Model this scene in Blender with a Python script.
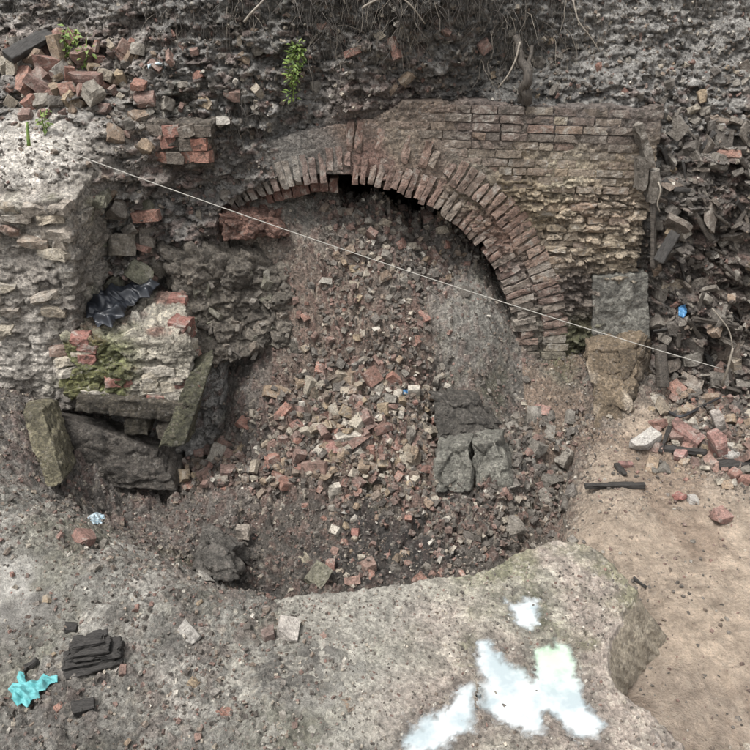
import bpy, math, random
import numpy as np
from mathutils import Vector, Matrix, Euler

random.seed(7)
rng = np.random.default_rng(11)
scene = bpy.context.scene
for o in list(bpy.data.objects):
    bpy.data.objects.remove(o)

# ------------------------------------------------------------------ camera
CAM_H, PITCH, F = 2.7, math.radians(27.0), 1.0
cam = bpy.data.cameras.new('camera')
cam.sensor_fit = 'HORIZONTAL'; cam.sensor_width = 36.0; cam.lens = 36.0 * F
cam.clip_start = 0.05; cam.clip_end = 500
cam_o = bpy.data.objects.new('camera', cam)
cam_o.location = (0, 0, CAM_H); cam_o.rotation_euler = (math.pi / 2 - PITCH, 0, 0)
scene.collection.objects.link(cam_o); scene.camera = cam_o
scene.cycles.max_bounces = 5; scene.cycles.diffuse_bounces = 3; scene.cycles.glossy_bounces = 2

# ------------------------------------------------------------------ sky and sun (overcast)
SUN_EL, SUN_ROT = math.radians(66), math.radians(232)
world = bpy.data.worlds.new('World'); scene.world = world; world.use_nodes = True
nt = world.node_tree; nt.nodes.clear()
sky = nt.nodes.new('ShaderNodeTexSky'); sky.sky_type = 'NISHITA'; sky.sun_disc = False
sky.sun_elevation = SUN_EL; sky.sun_rotation = SUN_ROT
sky.air_density = 1.0; sky.dust_density = 4.0; sky.ozone_density = 1.0
hs = nt.nodes.new('ShaderNodeHueSaturation'); hs.inputs['Saturation'].default_value = 0.12
bg = nt.nodes.new('ShaderNodeBackground'); bg.inputs['Strength'].default_value = 0.12
wo = nt.nodes.new('ShaderNodeOutputWorld')
nt.links.new(sky.outputs[0], hs.inputs['Color']); nt.links.new(hs.outputs[0], bg.inputs['Color'])
nt.links.new(bg.outputs[0], wo.inputs[0])
sun = bpy.data.lights.new('sun', 'SUN'); sun.energy = 1.5; sun.angle = math.radians(14); sun.color = (1, 0.975, 0.94)
sun_o = bpy.data.objects.new('sun', sun)
sd = Vector((math.sin(SUN_ROT) * math.cos(SUN_EL), math.cos(SUN_ROT) * math.cos(SUN_EL), math.sin(SUN_EL)))
sun_o.rotation_euler = (-sd).to_track_quat('-Z', 'Y').to_euler(); sun_o.location = (0, -2, 8)
scene.collection.objects.link(sun_o)
vs = scene.view_settings
vs.view_transform = 'Standard'; vs.look = 'None'; vs.gamma = 1.0; vs.exposure = 1.27; vs.use_curve_mapping = False

# ------------------------------------------------------------------ helpers: pixels of the photo to rays
CP, SP = math.cos(PITCH), math.sin(PITCH)
def ray(px, py):
    xu, yu = (px - 375) / 750 / F, (375 - py) / 750 / F
    return np.array([xu, CP + yu * SP, -SP + yu * CP])
def atz(px, py, z):
    d = ray(px, py); t = (z - CAM_H) / d[2]; return np.array([d[0] * t, d[1] * t, z])
def aty(px, py, y):
    d = ray(px, py); t = y / d[1]; return np.array([d[0] * t, y, CAM_H + d[2] * t])

def lin(r, g, b):
    f = lambda c: (c / 255 / 12.92) if c / 255 < 0.04045 else ((c / 255 + 0.055) / 1.055) ** 2.4
    return np.array([f(r), f(g), f(b)])
def smooth(a, b, x):
    t = np.clip((x - a) / (b - a), 0, 1); return t * t * (3 - 2 * t)

# ------------------------------------------------------------------ numpy noise
_T = np.random.default_rng(3).random((64, 64, 64)).astype(np.float32)
_J = np.random.default_rng(5).random((32, 32, 32, 7)).astype(np.float32)
def vnoise(p):
    i = np.floor(p).astype(np.int64); f = (p - i).astype(np.float32); f = f * f * f * (f * (f * 6 - 15) + 10)
    i0 = i & 63; i1 = (i + 1) & 63
    x0, y0, z0 = i0.T; x1, y1, z1 = i1.T; fx, fy, fz = f.T
    a = _T[x0, y0, z0] * (1 - fx) + _T[x1, y0, z0] * fx
    b = _T[x0, y1, z0] * (1 - fx) + _T[x1, y1, z0] * fx
    c = _T[x0, y0, z1] * (1 - fx) + _T[x1, y0, z1] * fx
    d = _T[x0, y1, z1] * (1 - fx) + _T[x1, y1, z1] * fx
    return (a * (1 - fy) + b * fy) * (1 - fz) + (c * (1 - fy) + d * fy) * fz
def fbm(p, freq, octs=4, gain=0.5, seed=0.0, ridged=False):
    s = np.zeros(len(p), np.float32); a = 1.0; tot = 0; f = freq
    for k in range(octs):
        n = vnoise(p * f + np.array([17.3, 5.1, 9.7]) * (k + 1 + seed)) * 2 - 1
        if ridged: n = 1 - 2 * np.abs(n)
        s += a * n; tot += a; a *= gain; f *= 2.07
    return s / tot
def chunk(p, freq, seed=0, slope=0.9, squash=(1, 1, 1)):
    """angular fragments: each Worley cell is a tilted facet; returns height, gap and a cell random"""
    q = (p * freq * np.array(squash) + seed * 7.31).astype(np.float32)
    i = np.floor(q - 0.5).astype(np.int32); n = len(q)
    f1 = np.full(n, 9.0, np.float32); f2 = f1.copy(); best = np.zeros((n, 3), np.int32)
    for dx in (0, 1):
        for dy in (0, 1):
            for dz in (0, 1):
                c = i + np.array([dx, dy, dz], np.int32); k = c & 31
                J = _J[k[:, 0], k[:, 1], k[:, 2], :3]
                v = q - c - (.12 + .76 * J); d = np.sqrt((v * v).sum(1))
                m = d < f1; f2 = np.where(m, f1, np.minimum(f2, d)); f1 = np.where(m, d, f1); best[m] = c[m]
    k = best & 31; J = _J[k[:, 0], k[:, 1], k[:, 2]]; v = q - best - (.12 + .76 * J[:, :3])
    hh = J[:, 3] + ((J[:, 4:7] - 0.5) * v).sum(1) * 2 * slope; rid = J[:, 3]; rid2 = J[:, 4]
    return hh - 0.5, f2 - f1, rid, rid2

class TPS:
    def __init__(self, P, V, reg=0.004):
        P = np.asarray(P, float); V = np.asarray(V, float); n = len(P); self.P = P
        K = self._k(P, P) + np.eye(n) * reg; A = np.hstack([np.ones((n, 1)), P])
        M = np.block([[K, A], [A.T, np.zeros((3, 3))]])
        self.w = np.linalg.solve(M, np.concatenate([V, np.zeros(3)]))
    def _k(self, A, B):
        r2 = ((A[:, None, :] - B[None]) ** 2).sum(-1) + 1e-9
        return 0.5 * r2 * np.log(r2)
    def __call__(self, Q):
        out = np.empty(len(Q))
        for s in range(0, len(Q), 50000):
            q = Q[s:s + 50000]; out[s:s + 50000] = self._k(q, self.P) @ self.w[:-3] + self.w[-3] + q @ self.w[-2:]
        return out
def idw(P, V, Q, power=3.0, eps=0.02):
    P = np.asarray(P, float); V = np.asarray(V, float); out = np.empty((len(Q), V.shape[1]))
    for s in range(0, len(Q), 50000):
        q = Q[s:s + 50000]; d = ((q[:, None, :] - P[None]) ** 2).sum(-1) + eps
        w = d ** (-power / 2 * 1.3); out[s:s + 50000] = (w @ V) / w.sum(1, keepdims=True)
    return out

# ------------------------------------------------------------------ object helpers
COL = scene.collection
def tag(o, label=None, cat=None, group=None, kind=None):
    if label: o['label'] = label
    if cat: o['category'] = cat
    if group: o['group'] = group
    if kind: o['kind'] = kind
    return o
def link(name, me, mat=None, parent=None, loc=None, rot=None, color=None):
    o = bpy.data.objects.new(name, me); COL.objects.link(o)
    if mat is not None and me is not None and len(me.materials) == 0: me.materials.append(mat)
    if parent is not None: o.parent = parent
    if loc is not None: o.location = loc
    if rot is not None: o.rotation_euler = rot
    if color is not None: o.color = (float(color[0]), float(color[1]), float(color[2]), 1)
    return o
def empty(name, loc):
    o = bpy.data.objects.new(name, None); o.location = loc; o.empty_display_size = 0.1; COL.objects.link(o); return o
def mesh_np(name, V, faces, colors=None, smooth_shade=True, alpha=None):
    me = bpy.data.meshes.new(name); V = np.asarray(V, np.float32); faces = np.asarray(faces, np.int32)
    me.vertices.add(len(V)); me.vertices.foreach_set('co', V.ravel())
    k = faces.shape[1]; n = len(faces)
    me.loops.add(n * k); me.loops.foreach_set('vertex_index', faces.ravel())
    me.polygons.add(n); me.polygons.foreach_set('loop_start', np.arange(0, n * k, k, dtype=np.int32))
    me.polygons.foreach_set('loop_total', np.full(n, k, np.int32))
    me.polygons.foreach_set('use_smooth', np.full(n, smooth_shade, bool))
    if colors is not None:
        a = me.color_attributes.new('tint', 'FLOAT_COLOR', 'POINT')
        c = np.ones((len(V), 4), np.float32); c[:, :3] = colors
        if alpha is not None: c[:, 3] = alpha
        a.data.foreach_set('color', c.ravel())
    me.update(calc_edges=True); me.validate(); return me
def grid_faces(nu, nv):
    a = np.arange(nu * nv).reshape(nu, nv)
    return np.stack([a[:-1, :-1], a[1:, :-1], a[1:, 1:], a[:-1, 1:]], -1).reshape(-1, 4)
def tube(path, radii, sides=6, squash=1.0, cap=True):
    P = np.asarray(path, float); n = len(P)
    R = np.full(n, radii, float) if np.isscalar(radii) else np.asarray(radii, float)
    T = np.gradient(P, axis=0); T /= np.linalg.norm(T, axis=1, keepdims=True) + 1e-9
    up = np.array([0.13, 0.31, 0.94]);
    if abs(T.mean(0) @ up) > 0.9 * np.linalg.norm(T.mean(0)): up = np.array([1, 0.1, 0.05])
    A = np.cross(T, up); A /= np.linalg.norm(A, axis=1, keepdims=True) + 1e-9; B = np.cross(T, A)
    ang = np.linspace(0, 2 * np.pi, sides, endpoint=False)
    V = P[:, None] + R[:, None, None] * (A[:, None] * np.cos(ang)[None, :, None] + squash * B[:, None] * np.sin(ang)[None, :, None])
    V = V.reshape(-1, 3); F_ = []
    for i in range(n - 1):
        for j in range(sides):
            k = (j + 1) % sides; F_.append((i * sides + j, i * sides + k, (i + 1) * sides + k, (i + 1) * sides + j))
    if cap:
        V = np.vstack([V, P[0], P[-1]]); e0, e1 = len(V) - 2, len(V) - 1
        for j in range(sides):
            k = (j + 1) % sides; F_.append((e0, k, j, j)); F_.append((e1, (n - 1) * sides + j, (n - 1) * sides + k, (n - 1) * sides + k))
    return V, F_
def mesh_py(name, V, F_, sm=True, mat=None):
    me = bpy.data.meshes.new(name); F2 = []
    for f in F_:
        g = [];
        for i in f:
            if i not in g: g.append(int(i))
        F2.append(g)
    me.from_pydata([tuple(map(float, v)) for v in V], [], F2)
    for p in me.polygons: p.use_smooth = sm
    me.update()
    if mat: me.materials.append(mat)
    return me

# ------------------------------------------------------------------ materials
def base_mat(name):
    m = bpy.data.materials.new(name); m.use_nodes = True; t = m.node_tree; b = t.nodes['Principled BSDF']
    return m, t, b
def N(t, typ, **kw):
    n = t.nodes.new(typ)
    for k, v in kw.items():
        if k in n.inputs: n.inputs[k].default_value = v
        else: setattr(n, k, v)
    return n
def noise(t, vec, scale, detail=6, rough=0.6, dist=0.0):
    n = N(t, 'ShaderNodeTexNoise'); n.inputs['Scale'].default_value = scale; n.inputs['Detail'].default_value = detail
    n.inputs['Roughness'].default_value = rough; n.inputs['Distortion'].default_value = dist
    t.links.new(vec, n.inputs['Vector']); return n.outputs['Fac']
def ramp(t, fac, stops):
    r = N(t, 'ShaderNodeValToRGB'); el = r.color_ramp.elements
    while len(el) < len(stops): el.new(0.5)
    for e, (p, c) in zip(el, stops):
        e.position = p; e.color = (c, c, c, 1) if np.isscalar(c) else (*c, 1)
    t.links.new(fac, r.inputs[0]); return r.outputs[0]
def mix(t, mode, fac, a, b):
    m = N(t, 'ShaderNodeMix', data_type='RGBA', blend_type=mode)
    for sock, v in ((m.inputs[0], fac), (m.inputs[6], a), (m.inputs[7], b)):
        if hasattr(v, 'is_linked'): t.links.new(v, sock)
        elif np.isscalar(v): sock.default_value = v
        else: sock.default_value = (*v, 1)
    return m.outputs[2]
def fmath(t, op, a, b):
    m = N(t, 'ShaderNodeMath', operation=op)
    for s, v in ((m.inputs[0], a), (m.inputs[1], b)):
        if hasattr(v, 'is_linked'): t.links.new(v, s)
        else: s.default_value = v
    return m.outputs[0]
def bump(t, b, h, strength=0.6, dist=0.02, prev=None):
    n = N(t, 'ShaderNodeBump'); n.inputs['Strength'].default_value = strength; n.inputs['Distance'].default_value = dist
    t.links.new(h, n.inputs['Height'])
    if prev is not None: t.links.new(prev, n.inputs['Normal'])
    t.links.new(n.outputs[0], b.inputs['Normal']); return n.outputs[0]

def soil_material(name, k=1.0, speck=0.5, rough=0.75, grit=1.0):
    m, t, b = base_mat(name)
    pos = N(t, 'ShaderNodeNewGeometry').outputs['Position']
    an = N(t, 'ShaderNodeAttribute', attribute_name='tint'); at = an.outputs['Color']; cf = an.outputs['Alpha']
    n9 = noise(t, pos, 9 * k, 5, 0.7)
    c = mix(t, 'MULTIPLY', 1.0, at, ramp(t, n9, [(0.3, 0.6), (0.5, 1.0), (0.72, 1.4)]))
    h1 = noise(t, pos, 48 * k, 5, 0.75)
    c = mix(t, 'MULTIPLY', cf, c, ramp(t, h1, [(0.3, 0.28), (0.5, 0.98), (0.7, 1.95)]))
    v = N(t, 'ShaderNodeTexVoronoi', feature='F1'); v.inputs['Scale'].default_value = 62 * k; t.links.new(pos, v.inputs['Vector'])
    sep = N(t, 'ShaderNodeSeparateColor'); t.links.new(v.outputs['Color'], sep.inputs[0])
    patch = fmath(t, 'MULTIPLY', ramp(t, n9, [(0.38, 0.25), (0.6, 1.0)]), cf)
    chip = fmath(t, 'MULTIPLY', ramp(t, sep.outputs[0], [(0.84, 0.0), (0.9, 1.0)]), patch)
    chipcol = mix(t, 'MIX', sep.outputs[1], (0.24, 0.185, 0.155), (0.52, 0.49, 0.44))
    c = mix(t, 'MIX', fmath(t, 'MULTIPLY', chip, speck), c, chipcol)
    dk = fmath(t, 'MULTIPLY', ramp(t, sep.outputs[2], [(0.80, 0.0), (0.87, 1.0)]), patch)
    c = mix(t, 'MIX', fmath(t, 'MULTIPLY', dk, 0.45 * grit), c, (0.03, 0.028, 0.026))
    t.links.new(c, b.inputs['Base Color'])
    r = ramp(t, n9, [(0.35, rough - 0.22), (0.65, min(1, rough + 0.15))])
    t.links.new(r, b.inputs['Roughness']); b.inputs['Specular IOR Level'].default_value = 0.4
    bump(t, b, h1, 1.0 * grit, 0.05)
    return m

def brick_material(name, attr=None, mortar=0.55, dirt=0.6, grain=1.0, dust=0.4):
    m, t, b = base_mat(name)
    tc = N(t, 'ShaderNodeNewGeometry').outputs['Position']
    oi = N(t, 'ShaderNodeObjectInfo')
    if attr: col = N(t, 'ShaderNodeAttribute', attribute_name=attr).outputs['Color']
    else: col = oi.outputs['Color']
    off = N(t, 'ShaderNodeVectorMath', operation='ADD'); t.links.new(tc, off.inputs[0])
    t.links.new(oi.outputs['Random'], off.inputs[1]); pos = off.outputs[0]
    n1 = noise(t, pos, 26 * grain, 5, 0.72)
    c = mix(t, 'MULTIPLY', 1.0, col, ramp(t, n1, [(0.28, 0.55), (0.5, 1.0), (0.75, 1.45)]))
    c = mix(t, 'MIX', dust, c, (0.19, 0.168, 0.145))
    n2 = noise(t, tc, 13 * grain, 5, 0.7, 0.5)
    c = mix(t, 'MIX', fmath(t, 'MULTIPLY', ramp(t, n2, [(0.53, 0.0), (0.64, 1.0)]), mortar), c, (0.36, 0.335, 0.295))
    c = mix(t, 'MIX', fmath(t, 'MULTIPLY', ramp(t, n2, [(0.36, 1.0), (0.46, 0.0)]), dirt), c, (0.05, 0.045, 0.038))
    h = noise(t, pos, 75, 4, 0.75)
    c = mix(t, 'MULTIPLY', 0.8, c, ramp(t, h, [(0.33, 0.5), (0.67, 1.5)]))
    t.links.new(c, b.inputs['Base Color']); b.inputs['Roughness'].default_value = 0.85
    b.inputs['Specular IOR Level'].default_value = 0.25
    bump(t, b, h, 0.9, 0.02)
    return m

def plain_material(name, c1, c2, scale=20, rough=0.7, bstr=0.5, stretch=None, spec=0.4, bd=0.01):
    m, t, b = base_mat(name)
    tc = N(t, 'ShaderNodeTexCoord').outputs['Object']
    if stretch:
        mp = N(t, 'ShaderNodeMapping'); mp.inputs['Scale'].default_value = stretch; t.links.new(tc, mp.inputs[0]); tc = mp.outputs[0]
    n = noise(t, tc, scale, 7, 0.68)
    t.links.new(mix(t, 'MIX', ramp(t, n, [(0.35, 0.0), (0.65, 1.0)]), c1, c2), b.inputs['Base Color'])
    b.inputs['Roughness'].default_value = rough; b.inputs['Specular IOR Level'].default_value = spec
    bump(t, b, n, bstr, bd); return m

M_ground = soil_material('soil', 1.0, 0.5, 0.72)
M_bank = soil_material('bank_soil', 0.9, 0.38, 0.8, 1.1)
M_slab = soil_material('weathered_concrete', 1.1, 0.55, 0.72, 0.75)
M_core = soil_material('wall_mortar', 1.0, 0.45, 0.8, 1.1)
M_rock = soil_material('rough_stone', 1.0, 0.3, 0.75, 0.9)
M_brick = brick_material('old_brick')
M_wallbrick = brick_material('wall_brick', None, 0.75, 0.75, 1.0, .25)
M_stuff = brick_material('rubble_bits', 'tint', 0.25, 0.35, 1.6)
M_char = plain_material('charred_wood', (0.012, 0.011, 0.01), (0.055, 0.05, 0.045), 30, 0.6, 0.9, (1, 6, 6))
M_wood = plain_material('old_timber', (0.02, 0.017, 0.014), (0.10, 0.085, 0.07), 14, 0.7, 0.8, (8, 8, 1))
M_root = plain_material('root_bark', (0.03, 0.026, 0.022), (0.11, 0.098, 0.085), 30, 0.85)
M_palroot = plain_material('pale_root', (0.14, 0.12, 0.095), (0.27, 0.24, 0.20), 30, 0.8)
M_bag = plain_material('black_plastic', (0.010, 0.012, 0.016), (0.022, 0.026, 0.034), 12, 0.42, 0.3, None, 0.6, 0.01)
M_tissue = plain_material('turquoise_cloth', (0.06, 0.25, 0.26), (0.13, 0.35, 0.36), 25, 0.85, 0.4)
M_paper = plain_material('pale_paper', (0.3, 0.48, 0.58), (0.62, 0.66, 0.66), 18, 0.8, 0.3)
M_string = plain_material('string_fibre', (0.28, 0.27, 0.24), (0.42, 0.40, 0.36), 40, 0.8, 0.3)
M_leaf = plain_material('leaf', (0.045, 0.10, 0.02), (0.20, 0.25, 0.06), 45, 0.55, 0.2)
M_hose = plain_material('black_rubber', (0.012, 0.012, 0.013), (0.03, 0.03, 0.032), 20, 0.4, 0.2)
M_blue = plain_material('blue_plastic', (0.03, 0.12, 0.28), (0.1, 0.25, 0.42), 20, 0.4, 0.2)

# ------------------------------------------------------------------ ground surface (pit, rubble slope, sand floor)
GREY, DARK, PILE = lin(148, 145, 137), lin(92, 87, 81), lin(122, 107, 96)
DIRT, SAND, PALE = lin(118, 112, 106), lin(188, 170, 151), lin(200, 196, 188)
BRN, GRN = lin(170, 154, 138), lin(104, 104, 78)
# (px, py, z, colour, roughness)
GC = [(0, 750, 0, GREY, .5), (120, 745, 0, GREY, .5), (250, 745, .0, GREY, .4), (375, 745, -.02, GREY, .2), (375, 650, -.03, GREY, .2), (200, 650, 0, GREY, .45), (110, 690, 0, GREY, .5), (60, 690, .01, DIRT, .55), (60, 640, .02, GREY, .4),
      (0, 650, .02, PALE, .3), (20, 600, .03, PALE, .15), (90, 610, .01, GREY, .35), (0, 500, .12, GREY, .5), (40, 510, .06, GREY, .5), (0, 430, .27, DIRT, .6), (25, 415, .25, DIRT, .6),
      (-150, 600, .05, GREY, .4), (-150, 450, .28, DIRT, .5), (-100, 800, .0, GREY, .4), (375, 1000, -.02, GREY, .3), (0, 1000, 0, GREY, .3),
      (70, 520, .03, GREY, .5), (105, 548, .0, GREY, .5), (150, 570, -.01, GREY, .5), (200, 584, -.03, GREY, .5), (255, 594, -.06, GREY, .5),
      (95, 505, -.33, DIRT, .7), (120, 530, -.36, DIRT, .6), (140, 490, -.45, DIRT, .7), (200, 505, -.46, DIRT, .6), (170, 540, -.42, DIRT, .6), (215, 566, -.44, DARK, .6), (240, 568, -.48, DARK, .6),
      (250, 540, -.52, DARK, .6), (300, 565, -.54, DARK, .6), (350, 575, -.57, DARK, .6), (400, 565, -.55, DARK, .6), (450, 562, -.52, DARK, .8), (500, 545, -.46, DARK, .8), (550, 530, -.44, DARK, .8),
      (300, 500, -.43, DARK, .6), (370, 510, -.46, DARK, .7), (430, 520, -.46, DARK, .8), (480, 505, -.42, DARK, .8),
      (300, 470, -.3, PILE, 1), (370, 480, -.36, PILE, 1), (420, 480, -.36, PILE, 1), (300, 430, -.15, PILE, 1), (370, 430, -.1, PILE, 1), (420, 440, -.18, PILE, 1),
      (250, 430, -.18, DIRT, .8), (205, 470, -.36, PILE, 1), (205, 435, -.32, DIRT, .6), (225, 405, -.14, DIRT, .6), (370, 380, .1, PILE, 1), (420, 380, .08, PILE, 1), (300, 380, .08, PILE, .8), (240, 390, -.0, DIRT, .7),
      (350, 330, .4, PILE, .9), (420, 330, .4, PILE, .9), (300, 330, .4, PILE, .7), (250, 330, .37, DIRT, .7), (350, 280, .72, PILE, .8), (420, 280, .69, DIRT, .9), (300, 280, .75, PILE, .7),
      (470, 300, .55, GREY, .4), (490, 330, .33, GREY, .4), (450, 330, .38, GREY, .4), (400, 230, .98, DIRT, 1), (350, 215, 1.1, DIRT, 1), (440, 255, .82, DIRT, 1), (300, 208, 1.2, GREY, .5), (255, 205, 1.26, GREY, .4), (250, 250, .95, BRN, .6),
      (530, 362, 0, DIRT, .6), (560, 362, 0, GRN, .6), (600, 368, 0, DIRT, .6), (500, 385, -.1, DARK, .5), (540, 400, -.2, DARK, .5), (500, 405, -.2, DARK, .5), (460, 385, .0, DIRT, .7), (445, 400, -.14, DARK, .7),
      (550, 440, -.31, DARK, .9), (585, 420, -.26, DIRT, .8), (556, 482, -.40, DARK, .9), (525, 500, -.43, DARK, .8), (530, 450, -.3, GREY, .8),
      (566, 502, -.43, DARK, .9), (569, 472, -.39, DARK, .9), (580, 445, -.32, DIRT, .8), (564, 528, -.46, DARK, .9), (590, 488, -.29, SAND, .12), (588, 512, -.31, SAND, .12), (588, 535, -.32, SAND, .12), (600, 450, -.28, SAND, .2), (555, 460, -.36, DARK, .9), (598, 470, -.3, SAND, .12), (620, 470, -.3, SAND, .1), (700, 520, -.32, SAND, .1), (740, 560, -.34, SAND, .1), (700, 640, -.37, SAND, .1), (745, 740, -.38, BRN, .12), (690, 700, -.37, BRN, .1),
      (592, 520, -.32, SAND, .1), (640, 540, -.33, SAND, .1), (640, 430, -.27, SAND, .2), (700, 430, -.23, DIRT, .8), (740, 440, -.22, DIRT, .8), (700, 400, -.2, DIRT, .8), (740, 400, -.18, DIRT, .8), (900, 560, -.3, SAND, .1), (900, 420, -.2, DIRT, .6), (900, 750, -.38, SAND, .1)]
gp, gz, gcol, grg = [], [], [], []
for px, py, z, c, r in GC:
    P = atz(px, py, z); gp.append(P[:2]); gz.append(z); gcol.append(c); grg.append([r])
for x, y, z, c, r in [(.1, 5.95, 1.26, DIRT, .9), (-.35, 5.95, 1.30, DIRT, .9), (.5, 5.92, 1.06, DIRT, .9), (.8, 5.88, .80, DIRT, .9), (1.0, 5.8, .52, GREY, .5), (-.3, 7.2, 1.0, DARK, .6), (.6, 7.2, .8, DARK, .6), (-1.2, 7.2, 1.1, DARK, .6), (1.2, 6.6, .2, DARK, .6), (3, 6.5, 0, DIRT, .5), (-3, 6.5, .6, DIRT, .5), (-2.2, 5.2, .3, DIRT, .5), (-2.6, 4.5, .3, DIRT, .6),
                      (0, 0, -.02, GREY, .3), (-3, 0, 0, GREY, .3), (3, 0, -.36, SAND, .2), (-.6, 3.2, -.5, DARK, .5), (0, 3.25, -.55, DARK, .5), (.5, 3.3, -.5, DARK, .5), (1.0, 3.35, -.44, DARK, .5)]:
    gp.append([x, y]); gz.append(z); gcol.append(c); grg.append([r])
gp = np.array(gp); gcol = np.array(gcol); grg = np.array(grg)
tps_g = TPS(gp, gz, 0.002)

gx = np.concatenate([np.array([-16, -12, -9, -7, -5.5, -4.6, -4.1]), np.arange(-3.7, 3.701, 0.0105), np.array([4.1, 4.6, 5.5, 7, 9, 12, 16])])
gy = np.concatenate([np.array([-14, -10, -7, -5, -3.5, -2, -1, 0, .7, 1.1, 1.4, 1.6]), np.arange(1.7, 6.301, 0.0105), np.array([6.4, 6.6, 6.9, 7.2, 7.6])])
def ground_build():
    X, Y = np.meshgrid(gx, gy, indexing='ij'); Q = np.stack([X.ravel(), Y.ravel()], 1)
    Qc = np.stack([np.clip(Q[:, 0], -4.2, 4.0), np.clip(Q[:, 1], 0, 7.2)], 1)
    Z = tps_g(Qc); rg = idw(gp, grg, Qc)[:, 0]; col = idw(gp, gcol, Qc)
    Z = np.minimum(Z, 1.3); Z = np.where(Q[:, 0] > 1.3, np.minimum(Z, 0.25), Z); Z = np.maximum(Z, -0.62)
    # sharp lip where the sand floor breaks off into the pit
    ex = np.interp(Q[:, 1], [3.6, 4.0, 4.3, 4.7], [1.18, 1.27, 1.34, 1.5]) + 0.05 * fbm(np.stack([Q[:, 0] * 0, Q[:, 1], Q[:, 1]], 1), 5, 3)
    lip = smooth(-.012, .012, ex - Q[:, 0]) * smooth(.5, .1, ex - Q[:, 0]) * ((Q[:, 1] > 3.3) & (Q[:, 1] < 4.75))
    Z = Z - 0.2 * lip
    P = np.stack([Q[:, 0], Q[:, 1], Z], 1)
    inner = (np.abs(Q[:, 0]) < 3.9) & (Q[:, 1] > 1.5)
    I = np.where(inner)[0]; p = P[I]
    h1, g1, r1, s1 = chunk(p, 9.0, 1); h2, g2, r2, s2 = chunk(p, 21.0, 2); h3, g3, r3, s3 = chunk(p, 45.0, 3)
    R = rg[I]
    big = fbm(p, 2.2, 4, seed=2)
    d = 0.06 * big * np.clip(R * 1.6, .15, 1) + R * (0.085 * h1 * smooth(.45, .8, R) + 0.055 * h2 + 0.02 * h3 + 0.016 * np.minimum(g2, .25) / .25 - 0.01)
    d += 0.010 * fbm(p, 26, 4, 0.6, 4) * (0.45 + R)
    d += (R < .25) * (.014 * fbm(p * np.array([.45, 1.3, 1]) @ np.array([[.9, .4, 0], [-.4, .9, 0], [0, 0, 1.]]), 7, 4, .5, 31) - .02 * smooth(.35, .6, fbm(p, 6, 2, .5, 35)))
    P[I, 2] += d
    # fragment colours
    C = col[I]
    lum = 0.72 + 0.6 * s2 * np.clip(R * 1.3, .3, 1) + 0.25 * (1 - np.clip(R * 1.3, .3, 1))
    C = C * lum[:, None]
    red = ((r2 > .72) & (R > .45))[:, None] * np.clip(R, 0, 1)[:, None]
    C = C * (1 - .55 * red) + .55 * red * lin(128, 98, 88)
    pal = ((r3 > .85) & (s3 > .5))[:, None] * np.clip(R + .2, 0, 1)[:, None]
    C = C * (1 - .6 * pal) + .6 * pal * lin(178, 168, 152)
    pat = smooth(.05, .45, fbm(p, 1.6, 5, .6, 7))[:, None] * (R < .5)[:, None] * (p[:, 0] < 1.0)[:, None]
    C = C * (1 - .4 * pat) + .4 * pat * lin(172, 166, 156)
    mo = smooth(.1, .5, fbm(p, 2.4, 5, .6, 12))[:, None] * (p[:, 0] < 1.2)[:, None]
    C = C * (1 - .5 * mo) + .5 * mo * lin(104, 103, 82)
    wet = smooth(-.05, .3, fbm(p * np.array([1.0, .7, 1]), 2.2, 5, .6, 21))[:, None] * (p[:, 0] > 1.2)[:, None]
    C = C * (1 - .7 * wet) + .7 * wet * lin(150, 131, 114)
    fg = (p[:, 0] < 1.0) & (p[:, 1] < 3.4); cr = (smooth(.08, .3, fbm(p, 2.1, 5, .55, 41)) * fg)[:, None]; C = C * (1 - .6 * cr) + .6 * cr * lin(192, 187, 178)
    gv = (smooth(.1, .32, fbm(p, 2.8, 5, .6, 52)) * fg)[:, None]; C = C * (1 - .55 * gv) + .45 * gv * lin(104, 100, 95)
    soot = smooth(.0, .35, fbm(p, 3.4, 4, .55, 33) - .6 * np.hypot((p[:, 0] - .05) / .75, (p[:, 1] - 3.95) / .5) + .35)[:, None]; C = C * (1 - .7 * soot) + .7 * soot * lin(58, 56, 55)
    col[I] = C
    return P, col, rg
GP, GCOL, GRG = ground_build()
GZ = GP[:, 2].reshape(len(gx), len(gy))
ground = link('ground', mesh_np('ground', GP, grid_faces(len(gx), len(gy)), GCOL, True, np.clip(GRG * 2.2, .28, 1.0)), M_ground); tag(ground, kind='structure')
def ground_z(x, y):
    i = np.clip(np.searchsorted(gx, x) - 1, 0, len(gx) - 2); j = np.clip(np.searchsorted(gy, y) - 1, 0, len(gy) - 2)
    fx = (x - gx[i]) / (gx[i + 1] - gx[i]); fy = (y - gy[j]) / (gy[j + 1] - gy[j])
    return (GZ[i, j] * (1 - fx) + GZ[i + 1, j] * fx) * (1 - fy) + (GZ[i, j + 1] * (1 - fx) + GZ[i + 1, j + 1] * fx) * fy

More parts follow.
